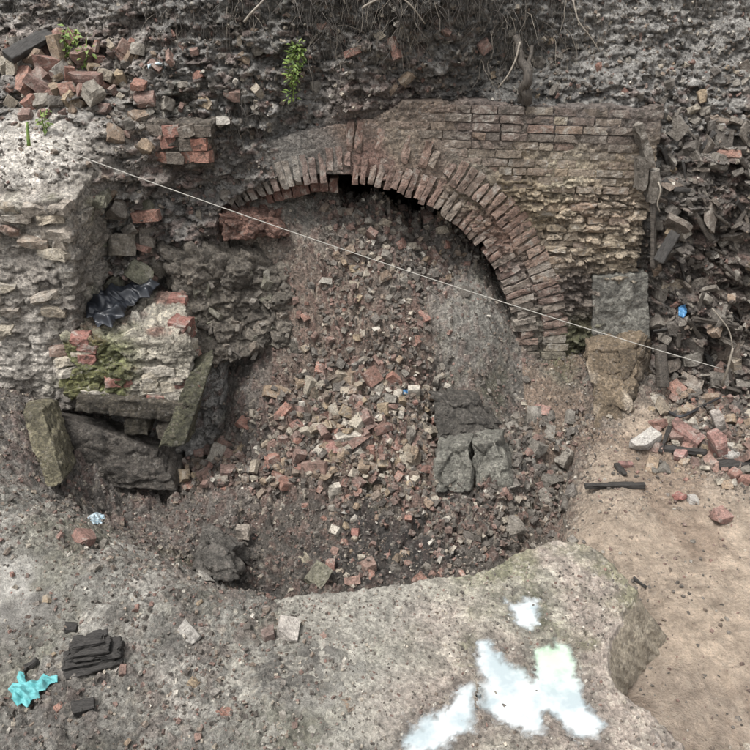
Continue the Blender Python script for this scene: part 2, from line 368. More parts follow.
# ------------------------------------------------------------------ earth bank behind
AX, AZ, AR = -0.3, 0.0, 1.45           # arch centre and inner radius
WY = 5.6                                # face of the brick wall
BK, BG, BR, BL, BW = lin(120, 118, 114), lin(154, 151, 146), lin(150, 137, 129), lin(158, 150, 141), lin(216, 209, 199)
BD, BE = lin(118, 111, 104), lin(112, 101, 93)
BC = [(400, 100, 5.75, BR, .7), (520, 100, 5.75, BK, .6), (640, 105, 5.72, BG, .7), (400, 60, 5.72, BG, .7), (400, 30, 5.66, BG, .7), (400, 0, 5.6, BK, .6), (520, 60, 5.98, BK, .5), (480, 85, 5.82, BK, .6), (520, 10, 5.84, BK, .5), (450, 50, 5.74, BG, .7),
      (600, 60, 5.9, BG, .6), (600, 10, 6.0, BG, .5), (700, 60, 6.0, BG, .6), (740, 10, 6.1, BG, .5), (700, 110, 5.82, BG, .7), (665, 130, 5.72, BG, .7), (640, 60, 5.85, BG, .6),
      (700, 180, 5.66, BD, 1), (745, 180, 5.62, BD, 1), (680, 230, 5.62, BD, 1), (720, 260, 5.55, BE, 1), (745, 300, 5.45, BE, 1), (700, 330, 5.42, BD, 1), (668, 340, 5.46, BD, 1), (745, 370, 5.3, BD, 1), (690, 370, 5.36, BE, 1), (680, 400, 5.3, BE, 1),
      (450, 150, 5.9, BK, .3), (600, 150, 5.9, BK, .3), (600, 250, 5.9, BK, .3), (560, 320, 5.9, BK, .3), (520, 200, 5.9, BK, .3), (400, 140, 5.85, BK, .3), (330, 150, 5.78, BK, .3), (630, 200, 5.85, BK, .3), (630, 320, 5.85, BK, .3),
      (0, 150, 4.9, BW, .3), (60, 150, 5.0, BW, .3), (30, 175, 4.75, BW, .3), (80, 180, 4.86, BW, .35), (100, 150, 5.1, BL, .6), (180, 165, 5.35, BR, .8), (0, 100, 5.3, BG, .8), (100, 105, 5.4, BG, .8), (200, 100, 5.5, BG, .8), (0, 50, 5.65, BR, .9), (100, 50, 5.75, BR, .9), (200, 50, 5.7, BG, .8), (0, 5, 5.9, BG, .6), (100, 5, 5.9, BG, .6), (200, 5, 5.75, BK, .6),
      (300, 60, 5.66, BG, .8), (300, 115, 5.6, BG, .7), (250, 125, 5.56, BG, .7), (300, 5, 5.62, BK, .6), (350, 110, 5.66, BR, .7),
      (120, 200, 5.06, BG, .9), (180, 215, 5.28, BG, .9), (220, 190, 5.46, BG, .8), (150, 260, 5.12, DIRT, .9), (200, 280, 5.28, DIRT, .9), (240, 260, 5.46, DIRT, .9), (240, 300, 5.3, BL, .9), (180, 330, 5.08, BG, .8), (220, 350, 5.06, BG, .8), (228, 230, 5.40, BR, .8), (260, 240, 5.6, BR, .7), (100, 180, 4.98, BL, .9), (100, 240, 5.0, BG, .9), (280, 250, 5.8, BG, .5), (270, 320, 5.6, BG, .6), (255, 345, 5.3, BG, .7),
      (50, 250, 4.95, BG, .6), (0, 300, 4.9, BG, .6), (50, 350, 4.85, BG, .6), (120, 330, 4.95, BG, .6), (-200, 150, 4.9, BL, .6), (-200, 20, 5.7, BG, .6), (950, 20, 6.1, BG, .6), (950, 200, 5.6, BL, .8), (950, 370, 5.3, BG, .8), (-200, 330, 4.8, BG, .5)]
bp = []; by = []; bc = []; br = []
for px, py, Y, c, r in BC:
    P = aty(px, py, Y); bp.append([P[0], P[2]]); by.append(Y); bc.append(c); br.append([r])
for x, z, y in [(0, 3.2, 5.75), (-2, 3.2, 5.95), (2, 3.2, 6.15), (-1, 3.2, 5.7), (1, 3.2, 5.85), (3.5, 3.2, 6.2), (-3.5, 3.2, 6.0)]:
    bp.append([x, z]); by.append(y); bc.append(BG); br.append([.6])
bp = np.array(bp); bc = np.array(bc); br = np.array(br)
tps_b = TPS(bp, by, 0.002)
bx = np.concatenate([np.array([-16, -12, -9, -7, -5.5, -4.8]), np.arange(-4.2, 4.201, 0.0115), np.array([4.8, 5.5, 7, 9, 12, 16])])
bz = np.concatenate([np.array([-.7, -.5]), np.arange(-.4, 3.0, 0.0115)])
ntop = 14
def bank_build():
    X, Zg = np.meshgrid(bx, bz, indexing='ij'); Q = np.stack([X.ravel(), Zg.ravel()], 1)
    Qc = np.stack([np.clip(Q[:, 0], -4.4, 4.4), np.clip(Q[:, 1], -.3, 3.2)], 1)
    Yb = np.clip(tps_b(Qc), 4.6, 6.4); rg = idw(bp, br, Qc)[:, 0]; C = idw(bp, bc, Qc)
    r = np.hypot(Q[:, 0] - AX, Q[:, 1] - AZ)
    hole = smooth(AR + .10, AR + .04, r) * smooth(-1.16, -1.06, Q[:, 0])
    P = np.stack([Q[:, 0], Yb, Q[:, 1]], 1)
    lay = P * np.array([1, 1, 1.9])
    h1, g1, r1, s1 = chunk(lay, 6.5, 4); h2, g2, r2, s2 = chunk(lay, 15., 5); h3, g3, r3, s3 = chunk(P, 38., 6)
    big = fbm(P, 1.7, 4, .5, 3); rd = fbm(P * np.array([1, 1, 1.8]), 5, 4, .55, 9, True)
    d = 0.17 * big + rg * (0.13 * h1 * smooth(.4, .8, rg) + 0.05 * h2 + 0.02 * h3 + 0.02 * np.minimum(g2, .25) / .25 - .01) + .03 * rd + 0.014 * fbm(P, 24, 4, .6, 2)
    wallz = (Q[:, 0] > -.6) & (Q[:, 0] < 2.06) & (Q[:, 1] < 1.95) & (Q[:, 1] > -.3)
    d = np.where(wallz, np.minimum(d, .05), d)
    P[:, 1] -= d; P[:, 1] += hole * 1.9
    lum = 0.7 + 0.65 * s2; C = C * lum[:, None]
    red = ((r2 > .8) & (rg > .65))[:, None]; C = np.where(red, C * .5 + .5 * lin(124, 96, 86), C)
    pal = ((r3 > .86) & (s3 > .45))[:, None]; C = np.where(pal, C * .5 + .5 * lin(170, 162, 148), C)
    mo = smooth(.2, .5, fbm(P, 1.9, 4, .6, 15))[:, None] * (Q[:, 0] < -.6)[:, None]; C = C * (1 - .35 * mo) + .35 * mo * lin(92, 96, 70)
    P = P.reshape(len(bx), len(bz), 3); C = C.reshape(len(bx), len(bz), 3)
    s = np.arange(1, ntop + 1) / ntop
    top = np.repeat(P[:, -1:, :], ntop, 1); top[:, :, 2] += .10 * np.sin(s * 1.57)[None] ; top[:, :, 1] += (s ** 2 * 14)[None]
    P = np.concatenate([P, top], 1); C = np.concatenate([C, np.repeat(C[:, -1:], ntop, 1)], 1)
    return P, C
BP, BCOL = bank_build()
BY = BP[:, :len(bz), 1]
bank = link('earth_bank', mesh_np('earth_bank', BP.reshape(-1, 3), grid_faces(len(bx), len(bz) + ntop)[:, ::-1], BCOL.reshape(-1, 3)), M_bank); tag(bank, kind='structure')
def bank_y(x, z):
    i = np.clip(np.searchsorted(bx, x) - 1, 0, len(bx) - 2); j = np.clip(np.searchsorted(bz, z) - 1, 0, len(bz) - 2)
    fx = (x - bx[i]) / (bx[i + 1] - bx[i]); fy = (z - bz[j]) / (bz[j + 1] - bz[j])
    return (BY[i, j] * (1 - fx) + BY[i + 1, j] * fx) * (1 - fy) + (BY[i, j + 1] * (1 - fx) + BY[i + 1, j + 1] * fx) * fy
_TS = np.arange(2.0, 9.0, .015)
def hit(px, py, step=None):
    """first point of ground or bank along the view of a photo pixel, with an approximate normal"""
    d = ray(px, py); p = np.array([0, 0, CAM_H]) + d[None] * _TS[:, None]
    g = p[:, 2] < ground_z(p[:, 0], p[:, 1]); b = (p[:, 2] > -.4) & (p[:, 2] < 3.0) & (p[:, 1] > bank_y(p[:, 0], p[:, 2]))
    m = g | b; k = int(np.argmax(m)); p = p[k]; e = .05
    if not m[k]: return p, np.array([0, 0, 1.])
    if g[k]:
        x, y = p[0], p[1]; n = np.array([-(ground_z(x + e, y) - ground_z(x - e, y)) / (2 * e), -(ground_z(x, y + e) - ground_z(x, y - e)) / (2 * e), 1])
    else:
        x, z = p[0], p[2]; n = np.array([(bank_y(x + e, z) - bank_y(x - e, z)) / (2 * e), -1, (bank_y(x, z + e) - bank_y(x, z - e)) / (2 * e)])
    return p, n / np.linalg.norm(n)

# ------------------------------------------------------------------ concrete slab in the foreground, with puddles
def px_poly(pts, z=0.0): return np.array([atz(a, b, z)[:2] for a, b in pts])
def sdist(poly, Q):
    """signed distance to a polygon, positive inside"""
    n = len(poly); d = np.full(len(Q), 1e9); ins = np.zeros(len(Q), bool)
    for i in range(n):
        a, b = poly[i], poly[(i + 1) % n]; e = b - a; w = Q - a
        t = np.clip((w @ e) / (e @ e), 0, 1); d = np.minimum(d, np.linalg.norm(w - t[:, None] * e, axis=1))
        c = ((a[1] <= Q[:, 1]) & (b[1] > Q[:, 1])) | ((b[1] <= Q[:, 1]) & (a[1] > Q[:, 1]))
        xx = a[0] + (Q[:, 1] - a[1]) / (e[1] if abs(e[1]) > 1e-9 else 1e-9) * e[0]
        ins ^= c & (Q[:, 0] < xx)
    return np.where(ins, d, -d)
z3 = lambda L: [(400 + a / 3, 570 + b / 3) for a, b in L]
PUDDLES = [z3([(315, 90), (345, 102), (370, 80), (415, 85), (422, 165), (390, 178), (350, 165), (325, 115)]),
           z3([(222, 215), (265, 203), (300, 240), (320, 278), (370, 303), (400, 335), (412, 310), (400, 240), (490, 226), (520, 270), (540, 340), (560, 410), (608, 465), (585, 502), (520, 490), (445, 432), (432, 502), (380, 492), (280, 447), (240, 397), (255, 330), (232, 270)]),
           z3([(10, 500), (60, 450), (130, 420), (180, 360), (215, 350), (212, 410), (222, 490), (172, 502), (150, 545), (10, 560)])]
WATER_Z = 0.004
PUD = [px_poly(p, WATER_Z) for p in PUDDLES]
def slab_height(Q):
    p = np.stack([Q[:, 0], Q[:, 1], np.zeros(len(Q))], 1)
    h2, g2, r2, s2 = chunk(p, 26, 7); h3, g3, r3, s3 = chunk(p, 55, 8)
    z = 0.014 + 0.012 * fbm(p, 3, 4, .5, 1) + .010 * h2 + .006 * h3 + .006 * fbm(p, 35, 4, .6, 2) + .004 * np.minimum(g2, .2) / .2
    wob = 0.022 * fbm(p, 11, 4, .6, 5)
    for poly in PUD:
        s = sdist(poly, Q) + wob + .03
        k = smooth(-.10, -.005, s); z = z * (1 - k) + k * (WATER_Z + .004 + (z - .014) * .5 - .024 * smooth(-.02, .09, s))
    return z, r2, s2, r3, s3, p
OUT = [(684, 748, 0), (653, 717, 0), (632, 703, 0), (619, 692, 1), (611, 680, 1), (608, 662, 1), (615, 638, 1), (627, 614, 1), (637.5, 595, 1), (638, 592, 0), (628, 580, 0), (616, 566, 0), (596, 549, 0), (575, 543, 0), (556, 542, 0), (540, 547, 0), (515, 556, 0), (492, 568, 0), (472, 577, 0),
       (440, 579, 0), (400, 585, 0), (350, 592, 0), (300, 596, 0), (255, 594, 2), (200, 600, 2), (165, 640, 2), (175, 690, 2), (215, 760, 2), (270, 900, 2), (450, 980, 2), (640, 900, 2), (690, 790, 0)]
def slab_build():
    pts = np.array([atz(a, b, 0)[:2] for a, b, k in OUT]); kind = np.array([k for *_, k in OUT], float)
    n = len(pts); seg = np.linalg.norm(np.roll(pts, -1, 0) - pts, axis=1); s = np.concatenate([[0], np.cumsum(seg)])
    m = 620; u = np.linspace(0, s[-1], m, endpoint=False)
    pp = np.vstack([pts, pts[:1]]); kk = np.append(kind, kind[0])
    B = np.stack([np.interp(u, s, pp[:, 0]), np.interp(u, s, pp[:, 1])], 1)
    soft = np.interp(u, s, (kk == 2).astype(float)); face = np.interp(u, s, (kk == 1).astype(float))
    T = np.roll(B, -1, 0) - np.roll(B, 1, 0); T /= np.linalg.norm(T, axis=1, keepdims=True); NO = np.stack([T[:, 1], -T[:, 0]], 1)
    c = np.array([.45, 2.25])
    NO *= np.sign(((B - c) * NO).sum(1))[:, None]
    b3 = np.stack([B[:, 0], B[:, 1], 0 * u], 1); B = B + NO * (.018 * fbm(b3, 9, 4, .6, 3) + .008 * fbm(b3, 40, 3, .6, 6))[:, None]
    nr = 170; rr = np.linspace(0.004, 1, nr) ** .8
    Q = c + (B[:, None] - c) * rr[None, :, None]
    z, r2, s2, r3, s3, p = slab_height(Q.reshape(-1, 2)); z = z.reshape(m, nr)
    z -= (0.07 * soft)[:, None] * smooth(.75, 1, rr)[None] + (.02 * (1 - soft))[:, None] * smooth(.97, 1, rr)[None] ** 2
    q3 = p; C = np.repeat(lin(162, 157, 144)[None], len(q3), 0)
    pinkw = smooth(-.1, .4, fbm(q3, 1.8, 4, .55, 8) + .5 * smooth(.5, 1.2, q3[:, 0]))[:, None]; C = C * (1 - pinkw) + pinkw * lin(154, 143, 133)
    mo = smooth(.0, .4, fbm(q3, 2.6, 5, .6, 14) - .25 * (q3[:, 1] < 2.4) + .12 * smooth(2.5, 2.95, q3[:, 1]))[:, None]; C = C * (1 - .75 * mo) + .75 * mo * lin(118, 117, 92)
    gy_ = smooth(.05, .5, fbm(q3, 3.3, 5, .6, 24))[:, None]; C = C * (1 - .55 * gy_) + .55 * gy_ * lin(112, 108, 102)
    C = C * (0.78 + .45 * s2)[:, None]; pal = ((r3 > .8))[:, None]; C = np.where(pal, C * .6 + .4 * lin(190, 182, 168), C)
    lf = smooth(.5, -.1, q3[:, 0] + .25 * fbm(q3, 2.5, 4, .6, 44))[:, None]; C = C * (1 - .75 * lf) + .75 * lf * lin(144, 141, 133)
    dw = np.max([sdist(q, q3[:, :2]) for q in PUD], axis=0) + .03 * fbm(q3, 8, 3, .5, 4); C = C * (1 - .38 * smooth(-.10, -.02, dw))[:, None]
    top = np.concatenate([Q, z[..., None]], 2); C = C.reshape(m, nr, 3)
    # side: down and outward
    FB = {(619, 692): (624, 697), (611, 680): (628, 691), (608, 662): (640, 677), (615, 638): (654, 660), (627, 614): (664, 646), (637.5, 595): (669, 634)}
    offn = np.array([atz(*FB[(a, b_)], -.36)[:2] - atz(a, b_, 0)[:2] if k == 1 else (np.nan, np.nan) for a, b_, k in OUT])
    idn = np.searchsorted(u, s[:-1]).clip(0, m - 1); offn = np.where(np.isnan(offn), NO[idn] * .05, offn); offn = np.vstack([offn, offn[:1]])
    OFF = np.stack([np.interp(u, s, offn[:, 0]), np.interp(u, s, offn[:, 1])], 1)
    ns = 26; w = np.linspace(0, 1, ns + 1)[1:]
    drop = (.62 * (1 - face) + .38 * face) * (1 - soft) + .1 * soft; outw = .05 + .19 * face
    e = top[:, -1]; side = np.repeat(e[:, None], ns, 1)
    side[:, :, :2] += OFF[:, None] * w[None, :, None]; side[:, :, 2] -= drop[:, None] * w[None]
    sp = side.reshape(-1, 3); rd = (.010 * fbm(sp, 5, 3, .5, 5) + .010 * chunk(sp, 8, 9)[0] + .004 * fbm(sp, 40, 3, .6, 7)).reshape(m, ns)
    side[:, :, :2] += NO[:, None] * (rd * smooth(0, .15, w)[None])[..., None]
    SC = np.repeat(lin(158, 148, 131)[None], m * ns, 0) * (0.85 + .3 * vnoise(sp * 3))[:, None]; SC = SC.reshape(m, ns, 3)
    V = np.concatenate([top, side], 1); CC = np.concatenate([C, SC], 1); nv = nr + ns
    a = np.arange(m * nv).reshape(m, nv); a2 = np.roll(a, -1, 0)
    f = np.stack([a[:, :-1], a[:, 1:], a2[:, 1:], a2[:, :-1]], -1).reshape(-1, 4)
    # orient upward
    v0, v1, v2 = V.reshape(-1, 3)[f[500, 0]], V.reshape(-1, 3)[f[500, 1]], V.reshape(-1, 3)[f[500, 2]]
    if np.cross(v1 - v0, v2 - v0)[2] < 0: f = f[:, ::-1]
    return mesh_np('concrete_slab', V.reshape(-1, 3), f, CC.reshape(-1, 3), True, np.full(m * nv, .72))
slab = link('concrete_slab', slab_build(), M_slab)
tag(slab, 'weathered concrete slab with a broken corner holding the milky puddles', 'slab')

def water_material():
    m, t, b = base_mat('milky_water')
    pos = N(t, 'ShaderNodeNewGeometry').outputs['Position']
    at = N(t, 'ShaderNodeAttribute', attribute_name='tint')
    c = mix(t, 'MIX', ramp(t, noise(t, pos, 6, 4), [(.38, 0.), (.62, 1.)]), (0.31, 0.36, 0.375), (0.52, 0.54, 0.54))
    c = mix(t, 'MULTIPLY', 1.0, c, at.outputs['Color'])
    t.links.new(c, b.inputs['Base Color']); b.inputs['Roughness'].default_value = 0.04; b.inputs['IOR'].default_value = 1.33
    t.links.new(at.outputs['Alpha'], b.inputs['Alpha']); return m
M_water = water_material()
GREENSPOT = atz(552, 658, 0)[:2]
for pi, poly in enumerate(PUD):
    lo, hi = poly.min(0) - .08, poly.max(0) + .08
    xs = np.arange(lo[0], hi[0], .008); ys = np.arange(lo[1], hi[1], .008)
    X, Y = np.meshgrid(xs, ys, indexing='ij'); Q = np.stack([X.ravel(), Y.ravel()], 1)
    dep = WATER_Z - slab_height(Q)[0]
    s = sdist(poly, Q)
    al = smooth(-.001, .015, dep) * .92
    f = grid_faces(len(xs), len(ys)); oth = np.max([sdist(q, Q) for k, q in enumerate(PUD) if k != pi], axis=0); keep = ((dep[f] > -.004) & (s[f] > -.06)).any(1) & (s[f] > oth[f] + .001).all(1)
    colr = np.ones((len(Q), 3)); g = np.exp(-((Q - GREENSPOT) ** 2).sum(1) / .014)[:, None]
    colr = colr * (1 - g) + g * np.array([.80, 1.0, .70])
    used = np.unique(f[keep]); remap = -np.ones(len(Q), int); remap[used] = np.arange(len(used))
    V = np.column_stack([Q[used], np.full(len(used), WATER_Z)])
    o = link('puddle', mesh_np('puddle', V, remap[f[keep]], colr[used], True, al[used]), M_water); tag(o, kind='structure')

# ------------------------------------------------------------------ rough solids
def rough_solid(name, corners, n=(24, 24, 24), amp=.02, freq=6, rnd=.12, col=(.2, .2, .2), chunks=.02, cfreq=10, seed=0, squash=(1, 1, 1), colfn=None):
    """subdivided, roughened hexahedron; corners: 4 bottom then 4 top, anticlockwise from front left"""
    c = np.array(corners, float); Vs, Fs, off = [], [], 0
    def tri(u, v, w):
        b = (c[0] * ((1 - u) * (1 - v))[:, None] + c[1] * (u * (1 - v))[:, None] + c[2] * (u * v)[:, None] + c[3] * ((1 - u) * v)[:, None])
        t = (c[4] * ((1 - u) * (1 - v))[:, None] + c[5] * (u * (1 - v))[:, None] + c[6] * (u * v)[:, None] + c[7] * ((1 - u) * v)[:, None])
        return b * (1 - w)[:, None] + t * w[:, None]
    for ax in range(3):
        a, b = [k for k in range(3) if k != ax]
        for e in (0, 1):
            A, B = np.meshgrid(np.linspace(0, 1, n[a] + 1), np.linspace(0, 1, n[b] + 1), indexing='ij')
            U = np.empty((A.size, 3)); U[:, a] = A.ravel(); U[:, b] = B.ravel(); U[:, ax] = e
            f = grid_faces(n[a] + 1, n[b] + 1)
            if (e == 1) == (ax == 1): f = f[:, ::-1]
            Vs.append(U); Fs.append(f + off); off += len(U)
    U = np.vstack(Vs); Fc = np.vstack(Fs)
    key = np.round(U * 1e5).astype(np.int64); _, idx, inv = np.unique(key, axis=0, return_index=True, return_inverse=True)
    inv = inv.ravel(); U = U[idx]; Fc = inv[Fc]
    q = U * 2 - 1; nrm = np.linalg.norm(q, axis=1, keepdims=True); mx = np.abs(q).max(1, keepdims=True)
    q = q * (1 - rnd) + rnd * q / nrm * mx * 1.15
    U2 = (q + 1) / 2
    P = tri(U2[:, 0], U2[:, 1], U2[:, 2]); cen = c.mean(0)
    D = (q ** 3); ex = [(c[1] + c[2] + c[5] + c[6] - c[0] - c[3] - c[4] - c[7]), (c[2] + c[3] + c[6] + c[7] - c[0] - c[1] - c[4] - c[5]), (c[4:].sum(0) - c[:4].sum(0))]
    D = sum(D[:, k:k + 1] * (ex[k] / np.linalg.norm(ex[k]))[None] for k in range(3)); D /= np.linalg.norm(D, axis=1, keepdims=True) + 1e-9
    S = P * np.array(squash)
    h, g, r, s = chunk(S, cfreq, seed + 3); h2, g2, r2, s2 = chunk(S, cfreq * 2.6, seed + 9)
    d = amp * fbm(S, freq, 5, .55, seed) + chunks * h + chunks * .45 * h2 + chunks * .4 * (np.minimum(g, .2) / .2 - 1)
    P = P + D * d[:, None]
    C = np.repeat(np.array(col, float)[None], len(P), 0) if colfn is None else colfn(P)
    C = C * (0.72 + .55 * s)[:, None]
    return mesh_np(name, P, Fc, C)
def hexa(p, Y0, Y1):
    return None

# ------------------------------------------------------------------ brick and stone piece meshes (shared)
def piece_mesh(name, L, W, H, seed, mat, chips=2, amp=.006, n=(5, 3, 3)):
    r = np.random.default_rng(seed); Vs, Fs, off = [], [], 0
    dims = np.array([L, W, H])
    for ax in range(3):
        a, b = [k for k in range(3) if k != ax]
        for e in (0, 1):
            A, B = np.meshgrid(np.linspace(0, 1, n[a] + 1), np.linspace(0, 1, n[b] + 1), indexing='ij')
            U = np.empty((A.size, 3)); U[:, a] = A.ravel(); U[:, b] = B.ravel(); U[:, ax] = e
            f = grid_faces(n[a] + 1, n[b] + 1)
            if (e == 1) == (ax == 1): f = f[:, ::-1]
            Vs.append(U); Fs.append(f + off); off += len(U)
    U = np.vstack(Vs); Fc = np.vstack(Fs); key = np.round(U * 1e4).astype(np.int64)
    _, idx, inv = np.unique(key, axis=0, return_index=True, return_inverse=True); U = U[idx]; Fc = inv.ravel()[Fc]
    q = U * 2 - 1; q = q * .94 + .06 * q / np.linalg.norm(q, axis=1, keepdims=True) * 1.2
    P = q * dims / 2
    for k in range(chips):
        nn = r.normal(size=3); nn /= np.linalg.norm(nn); ext = (np.abs(nn) * dims / 2).sum(); dpl = ext * r.uniform(.52, .82)
        over = np.maximum(0, P @ nn - dpl); P = P - over[:, None] * nn[None]
    P = P + amp * np.stack([fbm(P, 22, 3, .6, seed + k * 3) for k in range(3)], 1)
    me = mesh_np(name, P, Fc, None, False); me.materials.append(mat); return me
BRK = []
for k in range(22):
    L = [.215, .19, .15, .12, .11, .10, .13, .09][k % 8]
    BRK.append(piece_mesh('brick_piece', L, .102, .065 if k % 3 else .07, 40 + k, M_brick, 1 + k % 4, .006))
STN = [piece_mesh('stone_piece', 1.0 * a, 1.0 * b, 1.0 * c, 90 + k, M_brick, 4 + k % 3, .07, (4, 3, 3)) for k, (a, b, c) in enumerate([(1, .8, .6), (1, .7, .7), (1, .6, .4), (1, .9, .5), (1, .5, .35), (1, .8, .8), (1, .7, .45), (1, .9, .7)])]
# the stones are unit size: roughness of 7 percent
SLT = [piece_mesh('slab_piece', 1.0, b, c, 130 + k, M_brick, 4, .03, (4, 3, 2)) for k, (b, c) in enumerate([(.6, .18), (.7, .14), (.45, .2), (.55, .12), (.8, .22), (.35, .14)])]
CLN = [piece_mesh('wall_brick', .215, .10, .066, 160 + k, M_wallbrick, k % 2, .008) for k in range(8)]
HDR = [piece_mesh('wall_header', .105, .10, .066, 180 + k, M_wallbrick, k % 2, .008) for k in range(5)]
ROU = [piece_mesh('worn_brick', [.2, .16, .12, .18, .1, .14][k % 6], .12, [.07, .06, .075, .055][k % 4], 200 + k, M_wallbrick, 3, .014) for k in range(14)]
VOU = [piece_mesh('arch_brick', .064, .16, [.22, .21, .225, .2][k % 4], 230 + k, M_wallbrick, [2, 1, 3][k % 3], .012, (3, 3, 5)) for k in range(10)]

RED = [lin(156, 106, 90), lin(142, 98, 86), lin(136, 104, 94), lin(164, 118, 102), lin(124, 94, 86), lin(146, 112, 100)]
PAL = [lin(186, 176, 158), lin(170, 158, 140), lin(196, 188, 174), lin(160, 146, 126)]
GRS = [lin(116, 112, 104), lin(98, 94, 88), lin(134, 128, 118), lin(84, 80, 76)]
TAN = [lin(150, 128, 104), lin(138, 116, 96), lin(160, 140, 112)]
def jitter(c, a=.14): return np.clip(np.array(c) * random.uniform(1 - a, 1 + a), 0.003, .9)
def rot_on(n, tilt=.5, yaw=None):
    q = Vector(n).to_track_quat('Z', 'Y')
    e = Euler((random.gauss(0, tilt), random.gauss(0, tilt), random.uniform(0, 6.283) if yaw is None else yaw))
    return (q.to_matrix() @ e.to_matrix()).to_euler()
def put(name, me, px, py, color, label, cat, group=None, scale=1.0, sink=.25, tilt=.5, yaw=None, rot=None, lift=None, parent=None):
    p, n = hit(px, py)
    s = scale if not np.isscalar(scale) else (scale,) * 3
    h = me.dimensions[2] if hasattr(me, 'dimensions') else .06
    o = link(name, me, None, None, None, None, color); o.scale = s
    o.rotation_euler = rot if rot is not None else rot_on(n, tilt, yaw)
    d = (.5 - sink) * 0.065 * s[2] if lift is None else lift
    o.location = Vector(p + n * d)
    if parent is not None:
        o.parent = parent; return o
    return tag(o, label, cat, group)

# ------------------------------------------------------------------ brick wall with the arch
wall = empty('brick_arch_wall', (0.6, WY, 0))
tag(wall, 'old brick wall with a broken round arch over the rubble slope', 'wall')
def child(name, me, loc, rot=None, color=None, scale=None):
    o = link(name, me, None, wall, Vector(loc) - wall.location, rot, color)
    if scale is not None: o.scale = scale
    return o
def TL(x): return -.03 * (x - .6)         # courses fall slightly to the right
def wall_top(x): return np.interp(x, [-1.4, -1.05, -.5, 0.0, .12, .2, 2.06, 2.2], [1.5, 1.68, 1.82, 1.9, 1.97, 2.02, 1.97, 1.97])
CC_ = []   # colours of the core: px, py, colour
for px, py, c in [(300, 155, lin(128, 124, 118)), (240, 165, lin(128, 122, 116)), (330, 150, lin(122, 116, 110)), (370, 160, lin(134, 108, 98)), (350, 135, lin(122, 104, 92)), (400, 140, lin(136, 124, 110)), (420, 110, lin(118, 104, 92)), (480, 125, lin(116, 105, 99)), (560, 125, lin(114, 106, 101)), (620, 125, lin(114, 105, 99)),
                  (430, 180, lin(140, 124, 112)), (470, 170, lin(130, 122, 110)), (520, 180, lin(142, 128, 108)), (560, 175, lin(178, 167, 146)), (620, 170, lin(150, 136, 118)), (540, 210, lin(176, 160, 136)), (580, 220, lin(176, 160, 140)), (620, 210, lin(168, 153, 135)), (620, 250, lin(174, 160, 140)), (560, 250, lin(164, 150, 132)),
                  (500, 230, lin(132, 108, 96)), (520, 280, lin(122, 110, 102)), (570, 290, lin(116, 106, 98)), (540, 330, lin(112, 106, 96)), (570, 345, lin(98, 98, 74)), (630, 310, lin(112, 110, 102))]:
    P = aty(px, py, WY); CC_.append((P[0], P[2], *c))
CC_ = np.array(CC_)
def core_build():
    xs = np.arange(-1.45, 2.075, .011); zs = np.arange(-.25, 2.06, .011)
    X, Z = np.meshgrid(xs, zs, indexing='ij'); Q = np.stack([X.ravel(), Z.ravel()], 1)
    P = np.stack([Q[:, 0], np.full(len(Q), WY + .012), Q[:, 1]], 1)
    ero = smooth(1.62, 1.35, Q[:, 1] + .03 * Q[:, 0] + .06 * fbm(P, 3, 3, .5, 2)) * smooth(-.6, .2, Q[:, 0])
    S = P * np.array([1, 1, 2.6])
    h, g, r, s = chunk(S, 7.5, 31); h2, g2, r2, s2 = chunk(S, 17, 32)
    fl = fbm(P * np.array([1, 1, 3.2]), 7, 5, .6, 4, True)
    d = ero * (.05 * h + .045 * h2 + .045 * fl + .05 * fbm(P, 2.2, 4, .5, 6)) + .012 * fbm(P, 18, 4, .6, 1) + (1 - ero) * (.008 * h2 + .010)
    ring_r = np.hypot(Q[:, 0] - AX, Q[:, 1] - AZ); d = d * (1 - .6 * smooth(AR + .5, AR + .38, ring_r)) + .022 * smooth(AR + .52, AR + .40, ring_r)
    P[:, 1] -= d + .007 * ero * smooth(AR + .36, AR + .46, ring_r)
    # edges irregular: top line, right edge
    C = idw(CC_[:, :2], CC_[:, 2:], Q, 3.4, .008) * 1.25; C = C * (.72 + .55 * s2)[:, None]
    ye = smooth(.0, .45, fbm(P, 2.6, 4, .55, 11))[:, None] * ero[:, None]; C = C * (1 - .2 * ye) + .2 * ye * lin(176, 156, 122)
    dk = smooth(.05, .5, fbm(P, 3.3, 4, .6, 13))[:, None]; C = C * (1 - .4 * dk) + .4 * dk * lin(92, 84, 76)
    f = grid_faces(len(xs), len(zs)); cx = P[f].mean(1)
    rr = np.hypot(cx[:, 0] - AX, cx[:, 2] - AZ)
    w3 = np.stack([cx[:, 0], cx[:, 2] * 0, cx[:, 2]], 1); wob = .03 * fbm(w3, 6, 3, .5, 5)
    keep = ((rr > AR + .06) | (cx[:, 2] < -.02)) & (cx[:, 2] < wall_top(cx[:, 0]) + wob) & (cx[:, 0] < 2.05 + wob) & ~((cx[:, 0] < AX + AR) & (cx[:, 2] < .0)) & ((cx[:, 0] > -1.3 + wob * 2))
    f = f[keep]
    # front sheet plus a back sheet and rim: closed thickness
    used = np.unique(f); rem = -np.ones(len(P), int); rem[used] = np.arange(len(used)); f = rem[f]; Pf = P[used]; Cf = C[used]; n = len(Pf)
    Pb = Pf.copy(); Pb[:, 1] = WY + .24
    ed = np.concatenate([f[:, [0, 1]], f[:, [1, 2]], f[:, [2, 3]], f[:, [3, 0]]]); k1 = ed[:, 0] * (2 * n) + ed[:, 1]; k2 = ed[:, 1] * (2 * n) + ed[:, 0]
    bd = ed[~np.isin(k1, k2)]
    rim = np.stack([bd[:, 1], bd[:, 0], bd[:, 0] + n, bd[:, 1] + n], 1)
    return mesh_np('mortar_core', np.vstack([Pf, Pb]), np.vstack([f, (f + n)[:, ::-1], rim]), np.vstack([Cf, Cf]))
